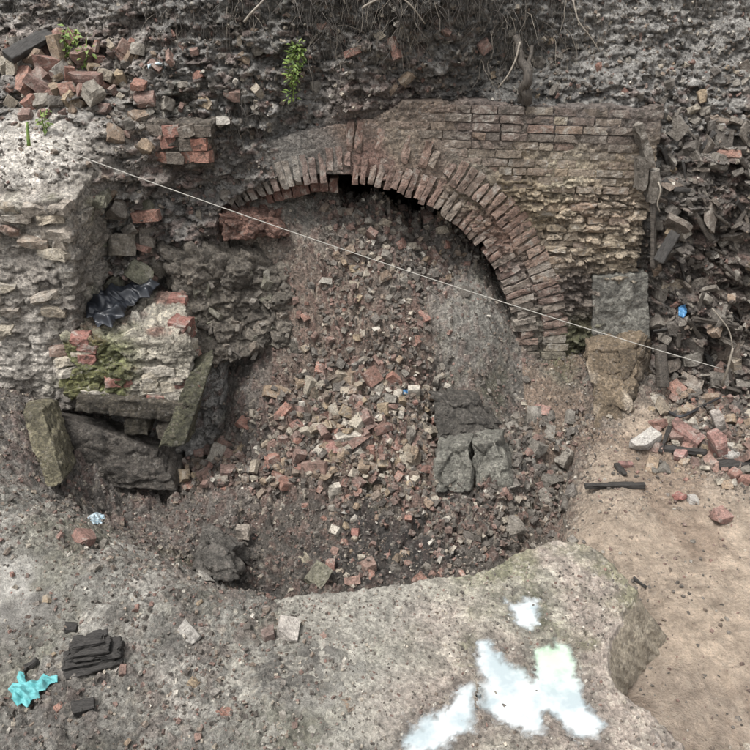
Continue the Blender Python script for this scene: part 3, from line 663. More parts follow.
core = child('mortar_core', core_build(), wall.location.copy()); core.location = -wall.location; core.data.materials.append(M_core)
def core_col(x, z, c, k=.45):
    q = idw(CC_[:, :2], CC_[:, 2:], np.array([[x, z]]), 3.4, .008)[0] * 1.2; return q * (1 - k) + np.array(c) * k
# sound courses at the top
DB = [lin(106, 92, 84), lin(116, 98, 88), lin(96, 88, 82), lin(122, 104, 94), lin(102, 84, 76), lin(126, 112, 98), lin(88, 82, 76)]
ER = [lin(164, 149, 126), lin(150, 138, 121), lin(132, 118, 104), lin(120, 108, 98), lin(152, 126, 104), lin(168, 156, 132), lin(108, 98, 90), lin(138, 104, 90), lin(126, 100, 90)]
for row in range(11):
    z0 = 1.968 - row * .0605
    x = .20 + (row % 2) * .1 + (-.1 if row in (2, 3, 4) else 0) + (.1 if row > 6 else 0)
    while x < 2.0:
        hd = random.random() < (.55 if row in (2, 3) and x < .9 else .14)
        L = .094 if hd else .19 * random.uniform(.94, 1.03)
        if x + L > 2.06: break
        z = z0 + TL(x + L / 2)
        if row == 0 and x < .35: x += L + .01; continue
        rr = math.hypot(x + L / 2 - AX, z - AZ)
        if rr > AR + .36 and random.random() > .03 + .015 * row:
            pr = random.uniform(-.006, .010)
            c = core_col(x, z, jitter(random.choice(DB if random.random() < .85 else ER), .15), .6)
            child('brick', random.choice(HDR if hd else CLN), (x + L / 2, WY + .045 - pr, z), (random.gauss(0, .02), random.gauss(0, .014) + .03, random.gauss(0, .025)), c, (L / (.105 if hd else .215), 1, .77))
        x += L + random.uniform(.008, .013)
# worn courses below
z0 = 1.30; row = 0
while z0 > .08:
    x = .05 + random.uniform(0, .1)
    while x < 2.0:
        k = random.randrange(14); me = ROU[k]; L = [.2, .16, .12, .18, .1, .14][k % 6]
        z = z0 + TL(x) + random.gauss(0, .008); rr = math.hypot(x + L / 2 - AX, z - AZ)
        inpanel = x + L > 1.58 and z < .72
        if rr > AR + .33 and not inpanel and x + L < 2.06 and random.random() < .8:
            pr = random.uniform(-.02, .02)
            yel = math.exp(-((x - 1.3) / .6) ** 2 - ((z - 1.0) / .4) ** 2)
            c = jitter(random.choice(ER[:2] + ER[4:6]) if random.random() < yel else random.choice(ER[2:]), .2)
            c = core_col(x, z, c, .5)
            child('brick', me, (x + L / 2, WY + .045 - pr, z), (random.gauss(0, .09), random.gauss(0, .05) + .03, random.gauss(0, .1)), c, (1.05, 1, .8))
        x += L + random.uniform(.004, .02)
    z0 -= random.uniform(.054, .062); row += 1
# arch bricks
th = -1.0
while th < 121:
    a = math.radians(th); 
    for ring, r0 in ((0, AR), (1, AR + .225)):
        if ring == 1 and (th > 88 or (th > 62 and random.random() < .45) or random.random() < .08): continue
        me = random.choice(VOU); short = 0
        if ring == 0 and 85 < th < 92: short = .085          # gap where the inner brick ends have fallen
        if ring == 0 and 96 < th < 121: short = .04 if random.random() < .2 else 0
        Hh = .215
        lz = (.9 if short else 1) * random.uniform(.88, 1.02); r = r0 + Hh * lz / 2 + short + random.gauss(0, .004)
        x, z = AX + r * math.cos(a), AZ + r * math.sin(a)
        if z > wall_top(x) - .03: continue
        redw = 1.0 if 58 < th < 92 else (.8 if 12 < th < 58 else .4)
        c = jitter(random.choice(RED[2:3] + RED[4:] + [lin(134, 100, 88), lin(124, 96, 86)]) if random.random() < redw * .75 else random.choice([lin(146, 134, 122), lin(132, 122, 112), lin(160, 150, 140), lin(120, 110, 100)]), .15)
        pr = random.uniform(-.010, .010) + (.010 if ring and th < 60 else 0)
        c = core_col(x, z, c, .55)
        child('arch_brick', me, (x, WY + .055 - pr, z), (random.gauss(0, .05), math.pi / 2 - a + random.gauss(0, .035), random.gauss(0, .07)), c, ((random.uniform(.85, 1.0) + (.14 if ring else 0)) * .8, 1, lz))
    th += 2.3
th = 90.5
while th < 123:
    a = math.radians(th); r = AR - .045; x, z = AX + r * math.cos(a), AZ + r * math.sin(a)
    child('arch_brick', random.choice(VOU), (x, WY + .17, z), (random.gauss(0, .03), math.pi / 2 - a, random.gauss(0, .05)), jitter(lin(120, 84, 74), .15), (1, 1, .5)); th += 2.95
# vault behind the arch face
def vault_build():
    na, ny = 70, 40; an = np.radians(np.linspace(-4, 184, na)); ys = np.linspace(WY + .10, 7.6, ny)
    A, Yv = np.meshgrid(an, ys, indexing='ij')
    P = np.stack([AX + (AR + .045) * np.cos(A), Yv, AZ + (AR + .045) * np.sin(A)], -1).reshape(-1, 3)
    nrm = np.stack([np.cos(A), 0 * A, np.sin(A)], -1).reshape(-1, 3); P += nrm * (.02 * fbm(P, 7, 4, .6, 3))[:, None]
    C = np.repeat(lin(110, 88, 78)[None], len(P), 0) * (.7 + .6 * vnoise(P * 13))[:, None]
    return mesh_np('vault', P, grid_faces(na, ny), C)
v = child('vault', vault_build(), wall.location.copy()); v.location = -wall.location; v.data.materials.append(M_core)
# grey render patch low on the right
rp = [aty(593, 350, WY - .05), aty(650, 352, WY - .05), aty(650, 352, WY - .05) + [0, .12, 0], aty(593, 350, WY - .05) + [0, .12, 0], aty(593, 276, WY - .05), aty(648, 272, WY - .05), aty(648, 272, WY - .05) + [0, .12, 0], aty(593, 276, WY - .05) + [0, .12, 0]]
pan = child('render_patch', rough_solid('render_patch', rp, (40, 6, 50), .016, 7, .02, lin(132, 130, 122), .012, 8, 3), wall.location.copy()); pan.location = -wall.location; pan.data.materials.append(M_rock)
pan['label'] = 'smooth grey render patch'
# toppled pieces at the right end of the wall
for px, py, L, W, rz in [(640, 135, .2, .09, -1.1), (646, 152, .24, .1, -1.25), (641, 172, .2, .1, -1.4), (652, 185, .22, .08, -1.5)]:
    P = aty(px, py, WY - .04); o = child('brick', random.choice(ROU), P, (0, -rz, .1), jitter(lin(108, 102, 94)), (1.15, 1, 1.1))

# ------------------------------------------------------------------ left masonry pier
def A3(px, py, Y): return aty(px, py, Y)
pier = empty('masonry_pier', (-2.5, 4.7, .2)); tag(pier, 'whitish eroded masonry pier of broken bricks beside the arch', 'pier')
pc = [(-3.9, 4.50, .0), (-2.10, 4.52, .12), (-1.9, 5.4, .1), (-3.9, 5.4, .1), (-3.9, 4.52, 1.60), (-1.86, 4.60, 1.55), (-1.72, 5.3, 1.86), (-3.9, 5.2, 1.9)]
def pier_col(P):
    C = np.repeat(lin(212, 204, 193)[None], len(P), 0)
    a = smooth(.0, .4, fbm(P, 2.3, 4, .55, 3))[:, None]; C = C * (1 - .7 * a) + .6 * a * lin(132, 123, 114)
    b = smooth(.1, .5, fbm(P, 3.0, 4, .6, 9))[:, None]; C = C * (1 - .6 * b) + .6 * b * lin(184, 176, 164)
    d = smooth(-2.0, -1.8, P[:, 0])[:, None] * .6; C = C * (1 - d) + d * lin(136, 128, 116)
    g = smooth(.1, .5, fbm(P, 3.5, 4, .6, 19))[:, None] * smooth(-2.4, -2.0, P[:, 0])[:, None]; C = C * (1 - .6 * g) + .6 * g * lin(120, 124, 78)
    return C
pm = rough_solid('pier_core', pc, (130, 50, 130), .05, 2.6, .04, None, .032, 8, 5, (1, 1, 1.5), pier_col)
o = link('pier_core', pm, M_core, pier); o.location = -pier.location
zc = .42
while zc < 1.56:
    x = -3.05 + random.uniform(0, .1)
    while x < (-1.95 if zc > 1.15 else -2.16):
        k = random.randrange(14); L = [.2, .16, .12, .18, .1, .14][k % 6]
        strip = -2.36 < x + L / 2 < -2.14 and zc < 1.15
        if random.random() < .6 and not strip:
            w = (zc - .1) / 1.5
            c = jitter(random.choice(PAL[:2] + [lin(160, 150, 138)] * 2 + [lin(146, 122, 110), lin(128, 118, 106), lin(150, 136, 122)]), .15)
            link('brick', ROU[k], None, pier, Vector((x + L / 2, 4.545 + .05 * w + random.uniform(-.01, .035), zc)) - pier.location, (random.gauss(0, .16), random.gauss(0, .09), random.gauss(0, .16)), c)
        x += L + random.uniform(.01, .04)
    zc += random.uniform(.068, .082)
# sloping ledge stones and red bricks in the recess beside the pier
for px, py, c, L, ry in [(147, 216, RED[0], 1.0, -.1), (142, 248, RED[1], .6, .3), (88, 268, RED[1], .8, 0), (55, 225, RED[3], .9, .3), (43, 233, RED[5], .8, .1), (150, 276, RED[2], .5, .5), (78, 214, TAN[1], .9, .9), (103, 200, TAN[0], .9, -.8), (60, 192, RED[2], .8, .4)]:
    put('brick', BRK[random.choice([0, 1, 8, 9])], px, py, jitter(c), 'red brick jutting from the earth face between pier and arch', 'brick', 'bricks stuck in the earth beside the pier', L, .35, .1, None, (random.gauss(0, .15), ry, random.gauss(0, .3)), None, bank)
for k in range(40):
    px, py = random.uniform(85, 245), random.uniform(180, 345)
    put('stone', random.choice(STN), px, py, jitter(random.choice([lin(122, 116, 104), lin(104, 98, 90), lin(138, 124, 106), lin(104, 106, 86)]), .2), 'grey lump of stone set in the earth face left of the arch', 'stone', 'stones in the earth face left of the arch', random.uniform(.06, .18), .3, .4, None, None, 0, bank)

# masonry block carrying the bag
blk = empty('masonry_block', (-1.6, 4.6, .25)); tag(blk, 'fallen brick masonry block with white mortar and green moss under the black bag', 'masonry block')
F0, F1, F2, F3 = A3(72, 402, 4.42), A3(190, 408, 4.40), A3(206, 372, 5.0), A3(70, 360, 5.05)
T0, T1, T2, T3 = A3(62, 338, 4.48), A3(192, 344, 4.45), A3(183, 290, 4.98), A3(72, 300, 5.0)
def blk_col(P):
    C = np.repeat(lin(196, 188, 172)[None], len(P), 0)
    a = smooth(.0, .3, fbm(P * np.array([1, 1, 2.2]), 5, 4, .55, 3))[:, None]; C = C * (1 - .75 * a) + .75 * a * lin(140, 98, 86)
    b = smooth(.05, .4, fbm(P, 4.0, 4, .6, 9))[:, None]; C = C * (1 - .8 * b) + .8 * b * lin(204, 198, 186)
    g = (smooth(-.1, .25, fbm(P, 3.5, 4, .6, 19) + .5 * smooth(-1.5, -1.9, P[:, 0]) - .1) * smooth(-1.45, -1.7, P[:, 0]) * smooth(.78, .6, P[:, 2]))[:, None]; C = C * (1 - .85 * g) + .85 * g * lin(104, 110, 56)
    return C
o = link('block_core', rough_solid('block_core', [F0, F1, F2, F3, T0, T1, T2, T3], (70, 50, 50), .03, 6, .06, None, .035, 11, 8, (1, 1, 2.0), blk_col), M_core, blk); o.location = -blk.location
for k in range(34):
    u, w = random.random(), random.random()
    P = (F0 * (1 - u) + F1 * u) * (1 - w) + (T0 * (1 - u) + T1 * u) * w if k < 24 else (F1 * (1 - u) + F2 * u) * (1 - w) + (T1 * (1 - u) + T2 * u) * w
    moss = u < .36 and w < .55 and k < 24
    c = jitter(lin(108, 110, 64) if moss and random.random() < .7 else random.choice([lin(152, 100, 88), lin(144, 96, 86), PAL[0], PAL[2], lin(160, 120, 106)]), .12)
    link('brick', random.choice(ROU), None, blk, Vector(P) - blk.location + Vector((0, .05, 0) if k < 24 else (-.05, 0, 0)), (random.gauss(0, .1), random.gauss(0, .1), random.gauss(0, .12) + (0 if k < 24 else 1.4)), c)
# dark beam below, leaning board, cavern stones, earth lump
def solid(name, corners, label, cat, mat, **kw):
    c = np.array(corners, float); base = Vector((c[:, 0].mean(), c[:, 1].mean(), c[:, 2].min()))
    me = rough_solid(name, c - np.array(base), **kw); o = link(name, me, mat, None, base); return tag(o, label, cat)
def box_px(fl, fr, tl, tr, Y, dep, dY=0.0):
    b = [A3(*fl, Y), A3(*fr, Y + dY)]; t = [A3(*tl, Y), A3(*tr, Y + dY)]; D = np.array([0, dep, 0])
    return [b[0], b[1], b[1] + D, b[0] + D, t[0], t[1], t[1] + D, t[0] + D]
BLKC = lin(72, 68, 60)
solid('stone_lintel', box_px((74, 412), (184, 424), (74, 396), (188, 404), 4.36, .35), 'dark slimy lintel bearing the mossy masonry block', 'lintel', M_rock, n=(50, 16, 12), amp=.015, freq=6, rnd=.08, col=lin(82, 76, 66), chunks=.012, cfreq=9, seed=2)
solid('leaning_board', [A3(158, 448, 4.28), A3(184, 446, 4.28), A3(192, 440, 4.45), A3(168, 440, 4.45), A3(190, 372, 4.42), A3(213, 362, 4.44), A3(214, 348, 4.70), A3(196, 358, 4.70)], 'dark mossy slab leaning against the side of the masonry block', 'slab', M_rock, n=(12, 14, 40), amp=.012, freq=7, rnd=.05, col=lin(84, 82, 66), chunks=.010, cfreq=10, seed=4)
solid('earth_lump', [A3(62, 490, 4.22), A3(180, 492, 4.3), A3(196, 468, 4.9), A3(60, 470, 4.9), A3(54, 412, 4.36), A3(158, 452, 4.38), A3(184, 432, 4.9), A3(56, 402, 4.9)], 'dark smooth lump of packed earth under the masonry block', 'earth', M_rock, n=(50, 30, 40), amp=.05, freq=3, rnd=.25, col=lin(84, 79, 73), chunks=.02, cfreq=7, seed=6)
for (fl, fr, tl, tr, c, lb) in [((122, 436), (149, 437), (125, 420), (147, 418), lin(96, 90, 78), 'rounded grey stone wedged under the dark lintel'), ((157, 442), (178, 440), (156, 426), (180, 424), lin(124, 116, 104), 'pale chipped stone wedged between lintel and leaning slab')]:
    solid('stone', box_px(fl, fr, tl, tr, 4.40, .2), lb, 'stone', M_rock, n=(14, 14, 14), amp=.02, freq=8, rnd=.3, col=c, chunks=.01, cfreq=12, seed=9)
solid('curved_stone', [A3(46, 492, 3.84), A3(64, 484, 3.88), A3(78, 462, 4.2), A3(40, 455, 4.2), A3(24, 416, 4.16), A3(42, 408, 4.2), A3(58, 398, 4.42), A3(28, 400, 4.42)], 'yellowish curved stone standing on edge at the pit rim below the pier', 'stone', M_rock, n=(20, 24, 36), amp=.02, freq=5, rnd=.12, col=lin(116, 110, 90), chunks=.014, cfreq=9, seed=11)

em = [A3(194, 366, 4.92), A3(306, 350, 5.22), A3(330, 330, 5.8), A3(180, 350, 5.5), A3(160, 250, 5.10), A3(285, 262, 5.50), A3(300, 240, 6.0), A3(165, 225, 5.5)]
emo = link('earth_face', rough_solid('earth_face', em, (110, 40, 96), .12, 2.6, .12, None, .05, 6.5, 13, (1, 1, 1.25), lambda P: np.repeat(lin(118, 111, 101)[None], len(P), 0) * (.75 + .5 * vnoise(P * 3))[:, None]), M_bank); tag(emo, kind='structure')
ea = [np.array(q) for q in em]
for k in range(70):
    u, w = random.random() * .92, random.random() * .85; P = (ea[0] * (1 - u) + ea[1] * u) * (1 - w) + (ea[4] * (1 - u) + ea[5] * u) * w
    link('stone', random.choice(STN), None, emo, Vector(P) + Vector((0, random.uniform(.02, .12), 0)), (random.uniform(0, 6), random.uniform(0, 6), random.uniform(0, 6)), jitter(random.choice([lin(112, 106, 97), lin(100, 95, 88), lin(126, 114, 101), lin(104, 103, 88)]), .2)).scale = (random.uniform(.05, .17), random.uniform(.05, .13), random.uniform(.05, .11))
# red overhanging mass at the left foot of the arch
solid('masonry_fragment', [A3(222, 240, 5.30), A3(290, 236, 5.46), A3(290, 226, 5.8), A3(220, 226, 5.7), A3(220, 215, 5.30), A3(262, 215, 5.46), A3(290, 205, 5.8), A3(220, 200, 5.7)], 'reddish broken masonry fragment poking out below the left arch foot', 'masonry', M_core, n=(30, 24, 20), amp=.03, freq=6, rnd=.18, col=lin(132, 102, 90), chunks=.03, cfreq=11, seed=12)

# right side: brown stone pier foot, rock block, dark boulder
solid('stone_buttress', [A3(596, 442, 4.86), A3(622, 436, 4.92), A3(652, 372, 5.5), A3(604, 372, 5.6), A3(586, 344, 5.40), A3(648, 342, 5.42), A3(650, 330, 5.62), A3(590, 330, 5.62)], 'brown tapering stone buttress at the foot of the brick wall', 'buttress', M_rock, n=(36, 40, 56), amp=.05, freq=3.2, rnd=.12, col=lin(118, 105, 88), chunks=.045, cfreq=5, seed=14, colfn=lambda P: np.repeat(lin(120, 106, 88)[None], len(P), 0) * (1 - .35 * smooth(0, .5, fbm(P, 3, 4, .6, 3)))[:, None] + (.18 * smooth(.1, .5, fbm(P * np.array([2, 2, .7]), 3, 4, .6, 8)))[:, None] * np.array([1, .92, .8]))
rb = empty('rock_block', A3(470, 492, 4.4)); tag(rb, 'cracked grey rock block standing in the pit below the arch', 'rock')
for k, cs in enumerate([[A3(434, 494, 4.22), A3(472, 492, 4.24), A3(476, 470, 4.7), A3(440, 468, 4.7), A3(438, 446, 4.34), A3(470, 444, 4.36), A3(474, 430, 4.66), A3(444, 432, 4.66)], [A3(475, 490, 4.27), A3(512, 486, 4.34), A3(516, 468, 4.7), A3(480, 470, 4.7), A3(473, 444, 4.36), A3(496, 442, 4.40), A3(505, 428, 4.66), A3(477, 430, 4.66)]]):
    o = link('rock_half', rough_solid('rock_half', cs, (30, 30, 34), .018, 6, .03, lin(124, 122, 113), .035, 4.2, 16 + k * 3), M_rock, rb); o.location = -rb.location
solid('rock', [A3(434, 440, 4.55), A3(500, 440, 4.5), A3(500, 420, 5.0), A3(440, 420, 5.0), A3(432, 398, 4.8), A3(462, 404, 4.72), A3(476, 396, 5.0), A3(440, 386, 5.1)], 'dark earthy rock leaning behind the cracked rock block', 'rock', M_rock, n=(36, 34, 34), amp=.04, freq=5, rnd=.16, col=lin(84, 80, 74), chunks=.05, cfreq=5, seed=18)
solid('rock', [A3(190, 574, 3.30), A3(238, 580, 3.30), A3(250, 556, 3.7), A3(196, 552, 3.7), A3(196, 532, 3.46), A3(226, 552, 3.42), A3(246, 542, 3.66), A3(204, 526, 3.68)], 'dark split rock lying in the pit beside a pale stone', 'rock', M_rock, n=(30, 24, 24), amp=.03, freq=7, rnd=.14, col=lin(96, 92, 86), chunks=.04, cfreq=6, seed=20)

# ------------------------------------------------------------------ brickwork stub upper left
stub = empty('brickwork_stub', A3(180, 160, 5.25)); tag(stub, 'small stub of red brickwork with mortar joints left in the bank', 'brickwork')
sb = box_px((140, 166), (208, 168), (138, 122), (212, 122), 5.28, .3)
o = link('mortar_core', rough_solid('stub_core', sb, (40, 14, 26), .02, 7, .06, lin(112, 104, 94), .025, 11, 24), M_core, stub); o.location = -stub.location
for row, (py, xs) in enumerate([(131, [154, 171, 188, 202]), (144, [150, 168, 186, 200]), (157, [162, 176, 190, 203])]):
    for px in xs:
        P = A3(px, py, 5.28); c = jitter(RED[random.choice([0, 1, 3])] if px > 150 and random.random() < .65 else lin(118, 108, 98), .15)
        link('brick', random.choice(HDR), None, stub, Vector(P) - stub.location + Vector((0, random.uniform(.01, .045), 0)), (random.gauss(0, .1), random.gauss(0, .08), random.gauss(0, .14)), c).scale = (1.05, 1, 1.15)

# ------------------------------------------------------------------ loose rubble, piece by piece
def scatter(n, zone, kinds, label_fn, group, smin, smax, sink=.25, tilt=.6, mind=5, parent=None):
    done = []
    for _ in range(n * 6):
        if len(done) >= n: break
        px, py = zone()
        if any((px - a) ** 2 + (py - b) ** 2 < mind * mind for a, b in done): continue
        done.append((px, py)); kind = random.choices(list(kinds), list(kinds.values()))[0]
        size = random.random(); sw = 'small ' if size < .33 else ('' if size < .7 else 'large '); dim = smin + (smax - smin) * size ** 1.3
        if kind in ('red', 'pale brick'):
            k = random.randrange(6) if kind == 'red' else random.randrange(7)
            c = RED[k] if kind == 'red' else (PAL + TAN)[k]; me = random.choice(BRK); sc = dim / .12
            cw = REDW[k] if kind == 'red' else PALW[k]
        elif kind == 'slate':
            k = random.randrange(6); c = [lin(104, 99, 92), lin(84, 79, 74), lin(120, 113, 104), lin(70, 66, 62), lin(112, 98, 86), lin(98, 88, 79)][k]; me = random.choice(SLT); sc = dim * 1.7; cw = 'grey' if k < 4 else 'brown'
        else:
            k = random.randrange(5) if kind == 'pale stone' else random.randrange(4)
            c = (PAL[:2] + TAN)[k] if kind == 'pale stone' else GRS[k]; me = random.choice(STN); sc = dim; cw = ('whitish' if k < 2 else 'tan') if kind == 'pale stone' else ['grey', 'dark grey', 'light grey', 'blackish'][k]
        name, lb, cat = label_fn(kind, sw + cw)
        put(name, me, px, py, jitter(c, .12), lb, cat, group, sc, sink, tilt, None, None, None if kind in ('red', 'pale brick') else (.5 - sink) * .5 * sc * (.3 if kind == 'slate' else 1), parent)
REDW = ['orange-red', 'red', 'dusky red', 'pink-red', 'dark red', 'dusty pink']; PALW = ['cream', 'buff', 'whitish', 'drab', 'tan', 'brown', 'sandy']
G = random.gauss
def lab(where):
    def f(k, w):
        return {'red': ('broken_brick', w + ' broken brick piece ' + where, 'brick'), 'pale brick': ('broken_brick', w + ' mortar-crusted brick piece ' + where, 'brick'),
                'pale stone': ('stone', w + ' angular stone ' + where, 'stone'), 'grey': ('stone', w + ' stone ' + where, 'stone'), 'slate': ('flat_stone', w + ' flat stone ' + where, 'stone')}[k]
    return f
scatter(190, lambda: (G(368, 32), random.triangular(362, 505, 425)), {'red': 3, 'pale brick': 3, 'pale stone': 1.5, 'grey': .8}, lab('in the middle of the rubble slope'), 'rubble on the slope below the arch', .04, .115, .28, .8, 6)
scatter(38, lambda: (random.uniform(180, 300), random.uniform(445, 492)), {'red': 5, 'pale brick': 2, 'pale stone': 2}, lab('at the rubble foot beside the leaning slab'), 'rubble at the foot of the slope', .05, .11, .2, .6, 8)
scatter(70, lambda: (random.triangular(325, 480, 395), random.triangular(195, 300, 235)), {'grey': 4, 'pale stone': 2, 'red': 1.5}, lab('in the heap just inside the arch'), 'stones inside the arch', .05, .10, .2, .7, 8)
scatter(60, lambda: (random.uniform(290, 450), random.uniform(280, 380)), {'red': 3, 'pale brick': 1, 'pale stone': 1, 'grey': 3}, lab('on the upper rubble slope'), 'rubble on the upper slope', .035, .075, .35, .7, 8)
scatter(60, lambda: (G(370, 40), random.uniform(495, 585)), {'red': 3, 'pale brick': 1, 'pale stone': 2, 'grey': 2}, lab('scattered on the dark pit floor'), 'pieces on the pit floor', .035, .075, .3, .6, 8)
scatter(26, lambda: (random.uniform(430, 575), random.uniform(470, 560)), {'red': 1.5, 'pale brick': 1, 'grey': 4}, lab('on the dark pit edge by the cracked rock'), 'pieces beside the cracked rock', .03, .08, .3, .6, 8)
scatter(14, lambda: (random.uniform(480, 590), random.uniform(370, 470)), {'red': 1, 'pale stone': 2, 'grey': 3}, lab('on the soil below the render patch'), 'pieces below the wall', .03, .06, .25, .6, 8)
scatter(34, lambda: (random.uniform(505, 572), random.uniform(415, 540)), {'grey': 1}, lab('in the soil at the edge of the pit'), 'clods', .07, .17, .55, .6, 13, ground)
# upper left heap
scatter(75, lambda: (random.triangular(0, 150, 40), random.triangular(35, 118, 82)), {'red': 4, 'pale brick': 1.5, 'pale stone': 2.5, 'grey': 2}, lab('in the heap on top of the bank'), 'rubble heap on the upper bank', .05, .125, .1, .6, 8)
scatter(42, lambda: (random.uniform(110, 260), random.uniform(30, 150)), {'red': 2, 'pale stone': 2, 'grey': 3}, lab('in the bank above the brickwork stub'), 'stones in the upper bank', .04, .12, .25, .6, 10, bank)
scatter(50, lambda: (random.uniform(270, 640), random.uniform(25, 100)), {'red': 1.2, 'pale stone': 1, 'grey': 4}, lab('in the bank above the wall'), 'stones in the bank above the wall', .03, .10, .35, .6, 12, bank)
# right bank
scatter(130, lambda: (random.uniform(655, 755), random.uniform(120, 395)), {'slate': 7, 'grey': 3, 'red': .5, 'pale brick': .4, 'pale stone': .5}, lab('packed in the rubble bank beside the wall end'), 'rubble bank beside the wall', .05, .14, .3, .7, 8, bank)
scatter(34, lambda: (random.uniform(655, 750), random.uniform(60, 135)), {'slate': 1, 'grey': 3, 'pale stone': 1}, lab('high in the bank right of the wall'), 'stones high in the right bank', .03, .10, .3, .6, 10, bank)
for k in range(56):
    px, py = random.uniform(656, 752), random.uniform(130, 390); p, n = hit(px, py); L = random.uniform(.08, .26)
    a = random.gauss(.9, .7); d = np.array([math.sin(a), random.gauss(0, .25), -math.cos(a)]); d /= np.linalg.norm(d)
    c = [(-L / 2, -.02, -.008), (L / 2, -.015, -.008), (L / 2, .012, -.008), (-L / 2, .02, -.008), (-L / 2, -.02, .008), (L / 2, -.015, .008), (L / 2, .012, .008), (-L / 2, .02, .008)]
    o = link('splinter', rough_solid('splinter', c, (10, 3, 2), .008, 9, .03, (.1, .1, .1), .004, 18, k), random.choice([M_char, M_wood, M_wood]), bank, Vector(p + n * .03)); o.rotation_euler = (Vector(d).to_track_quat('X', 'Z') @ Euler((random.uniform(0, 3), 0, 0)).to_quaternion()).to_euler()
# right heap on the floor
scatter(85, lambda: (random.uniform(648, 752), random.triangular(385, 490, 440)), {'red': 4, 'pale brick': 2.5, 'pale stone': 2, 'grey': 2}, lab('in the heap at the back of the sand floor'), 'rubble heap at the back of the sand floor', .035, .10, .15, .6, 7)
# foreground
scatter(26, lambda: (random.uniform(0, 400), random.uniform(590, 748)), {'red': 1.2, 'pale stone': 2, 'grey': 3}, lab('lying on the grey foreground'), 'small stones on the foreground', .025, .05, .2, .5, 12)
scatter(20, lambda: (random.uniform(0, 130), random.uniform(420, 600)), {'red': .7, 'pale stone': 2, 'grey': 4}, lab('on the gravelly slope below the pier'), 'stones on the slope below the pier', .025, .06, .25, .5, 10)
scatter(9, lambda: (random.uniform(600, 748), random.uniform(490, 745)), {'red': 1, 'grey': 3}, lab('on the sand floor'), 'small stones on the sand floor', .015, .03, .2, .5, 15)

# single pieces that stand out
def one(px, py, me, sc, c, label, name='brick', cat='brick', **kw):
    return put(name, me, px, py, np.array(c) * .62 + np.array(c).mean() * .2, label, cat, None, sc, kw.pop('sink', .1), kw.pop('tilt', .15), **kw)
B0 = BRK[4]
one(287, 634, BRK[3], .95, lin(214, 204, 192), 'whitewashed half brick lying beside a dark red piece on the foreground', yaw=.6)
one(268, 636, BRK[5], .62, lin(112, 80, 72), 'small dark red brick piece beside the whitewashed half brick', yaw=.2)
one(83, 543, BRK[5], 1.0, lin(162, 104, 88), 'round worn red brick piece lying on the gravel beside the pit rim', yaw=.1)
one(541, 411, BRK[1], .75, lin(186, 128, 112), 'clean pale red brick lying on soil below the wall', yaw=-.1)
one(625, 466, BRK[8], .5, lin(170, 104, 96), 'thin red tile piece at the edge of the sand floor', yaw=-.1)
one(242, 542, STN[0], .11, lin(188, 172, 154), 'pale flat stone leaning on the dark split rock', 'stone', 'stone', lift=.09)
one(222, 482, BRK[3], 1.0, lin(198, 184, 164), 'whitish square brick end facing out at the rubble foot', rot=(1.4, .1, .1))
one(187, 463, BRK[0], .8, lin(120, 78, 66), 'large dark red brick at the base of the leaning slab', yaw=.2)
one(372, 378, BRK[4], 1.15, lin(158, 98, 76), 'orange red brick standing proud at the top of the brick scatter', yaw=.5)
one(332, 448, BRK[5], 1.0, lin(190, 120, 104), 'pinkish square brick end in the brick scatter', rot=(.9, .1, .3))
one(645, 447, BRK[0], 1.05, lin(216, 210, 200), 'large white mortared brick beside the right rubble heap', rot=(.1, -.25, .55), lift=.06)
one(688, 438, BRK[0], 1.15, lin(166, 104, 92), 'long red brick lying aslant in the right rubble heap', rot=(.2, .3, -.75), lift=.06)
one(675, 440, BRK[3], .9, lin(150, 108, 96), 'dusty red half brick behind the white mortared brick', yaw=.2, lift=.05)
one(712, 428, BRK[0], .95, lin(196, 184, 172), 'pale brick tilted on end in the right rubble heap', rot=(.3, 1.1, .3), lift=.07)
one(716, 452, BRK[0], 1.1, lin(184, 120, 108), 'whitewashed pink brick tilted on end in the right rubble heap', rot=(.2, 1.15, .5), lift=.07)
one(680, 459, BRK[5], .8, lin(186, 124, 114), 'pink brick stub at the front of the right rubble heap', yaw=.4, lift=.04)
one(718, 521, BRK[3], 1.0, lin(186, 128, 112), 'white and red brick piece alone on the sand floor', yaw=.6, lift=.04)
one(731, 463, STN[1], .12, lin(206, 202, 194), 'white stone block in the right rubble heap', 'stone', 'stone', lift=.04)
one(692, 502, STN[5], .08, lin(206, 200, 190), 'small white stone on the sand floor next to a red piece', 'stone', 'stone', lift=.02)
one(679, 499, STN[3], .07, lin(180, 92, 78), 'small bright red stone on the sand floor', 'stone', 'stone', lift=.02)
one(688, 384, SLT[0], .19, lin(158, 140, 122), 'flat tan stone propped against the dark post in the right bank', 'stone', 'stone', rot=(.9, .3, -.3), lift=.05)
one(90, 84, BRK[0], 1.05, lin(150, 98, 84), 'whole red brick lying level in the upper heap', rot=(.15, .02, -.05), lift=.05)
one(41, 85, BRK[1], 1.1, lin(160, 112, 100), 'pink brick tilted steeply in the upper heap', rot=(.2, .7, .2), lift=.05)
one(124, 49, BRK[4], .9, lin(158, 112, 94), 'tan red brick end at the top of the upper heap', yaw=.9, lift=.05)
one(229, 93, BRK[3], .95, lin(152, 108, 92), 'lone square brick end set in the bank above the arch', rot=(.2, .05, .1), lift=.04)
one(63, 76, STN[1], .13, lin(212, 206, 192), 'white stone lump beside the black plank', 'stone', 'stone', lift=.05)
one(90, 98, STN[0], .15, lin(178, 168, 150), 'large cream stone under the level red brick', 'stone', 'stone', lift=.05)
one(483, 45, BRK[4], .8, lin(160, 112, 98), 'pink brick fragment alone in the dark bank beside the stump', yaw=.6, lift=.03)
one(226, 122, STN[2], .1, lin(206, 198, 184), 'white stone chip beside the brickwork stub', 'stone', 'stone', lift=.03)
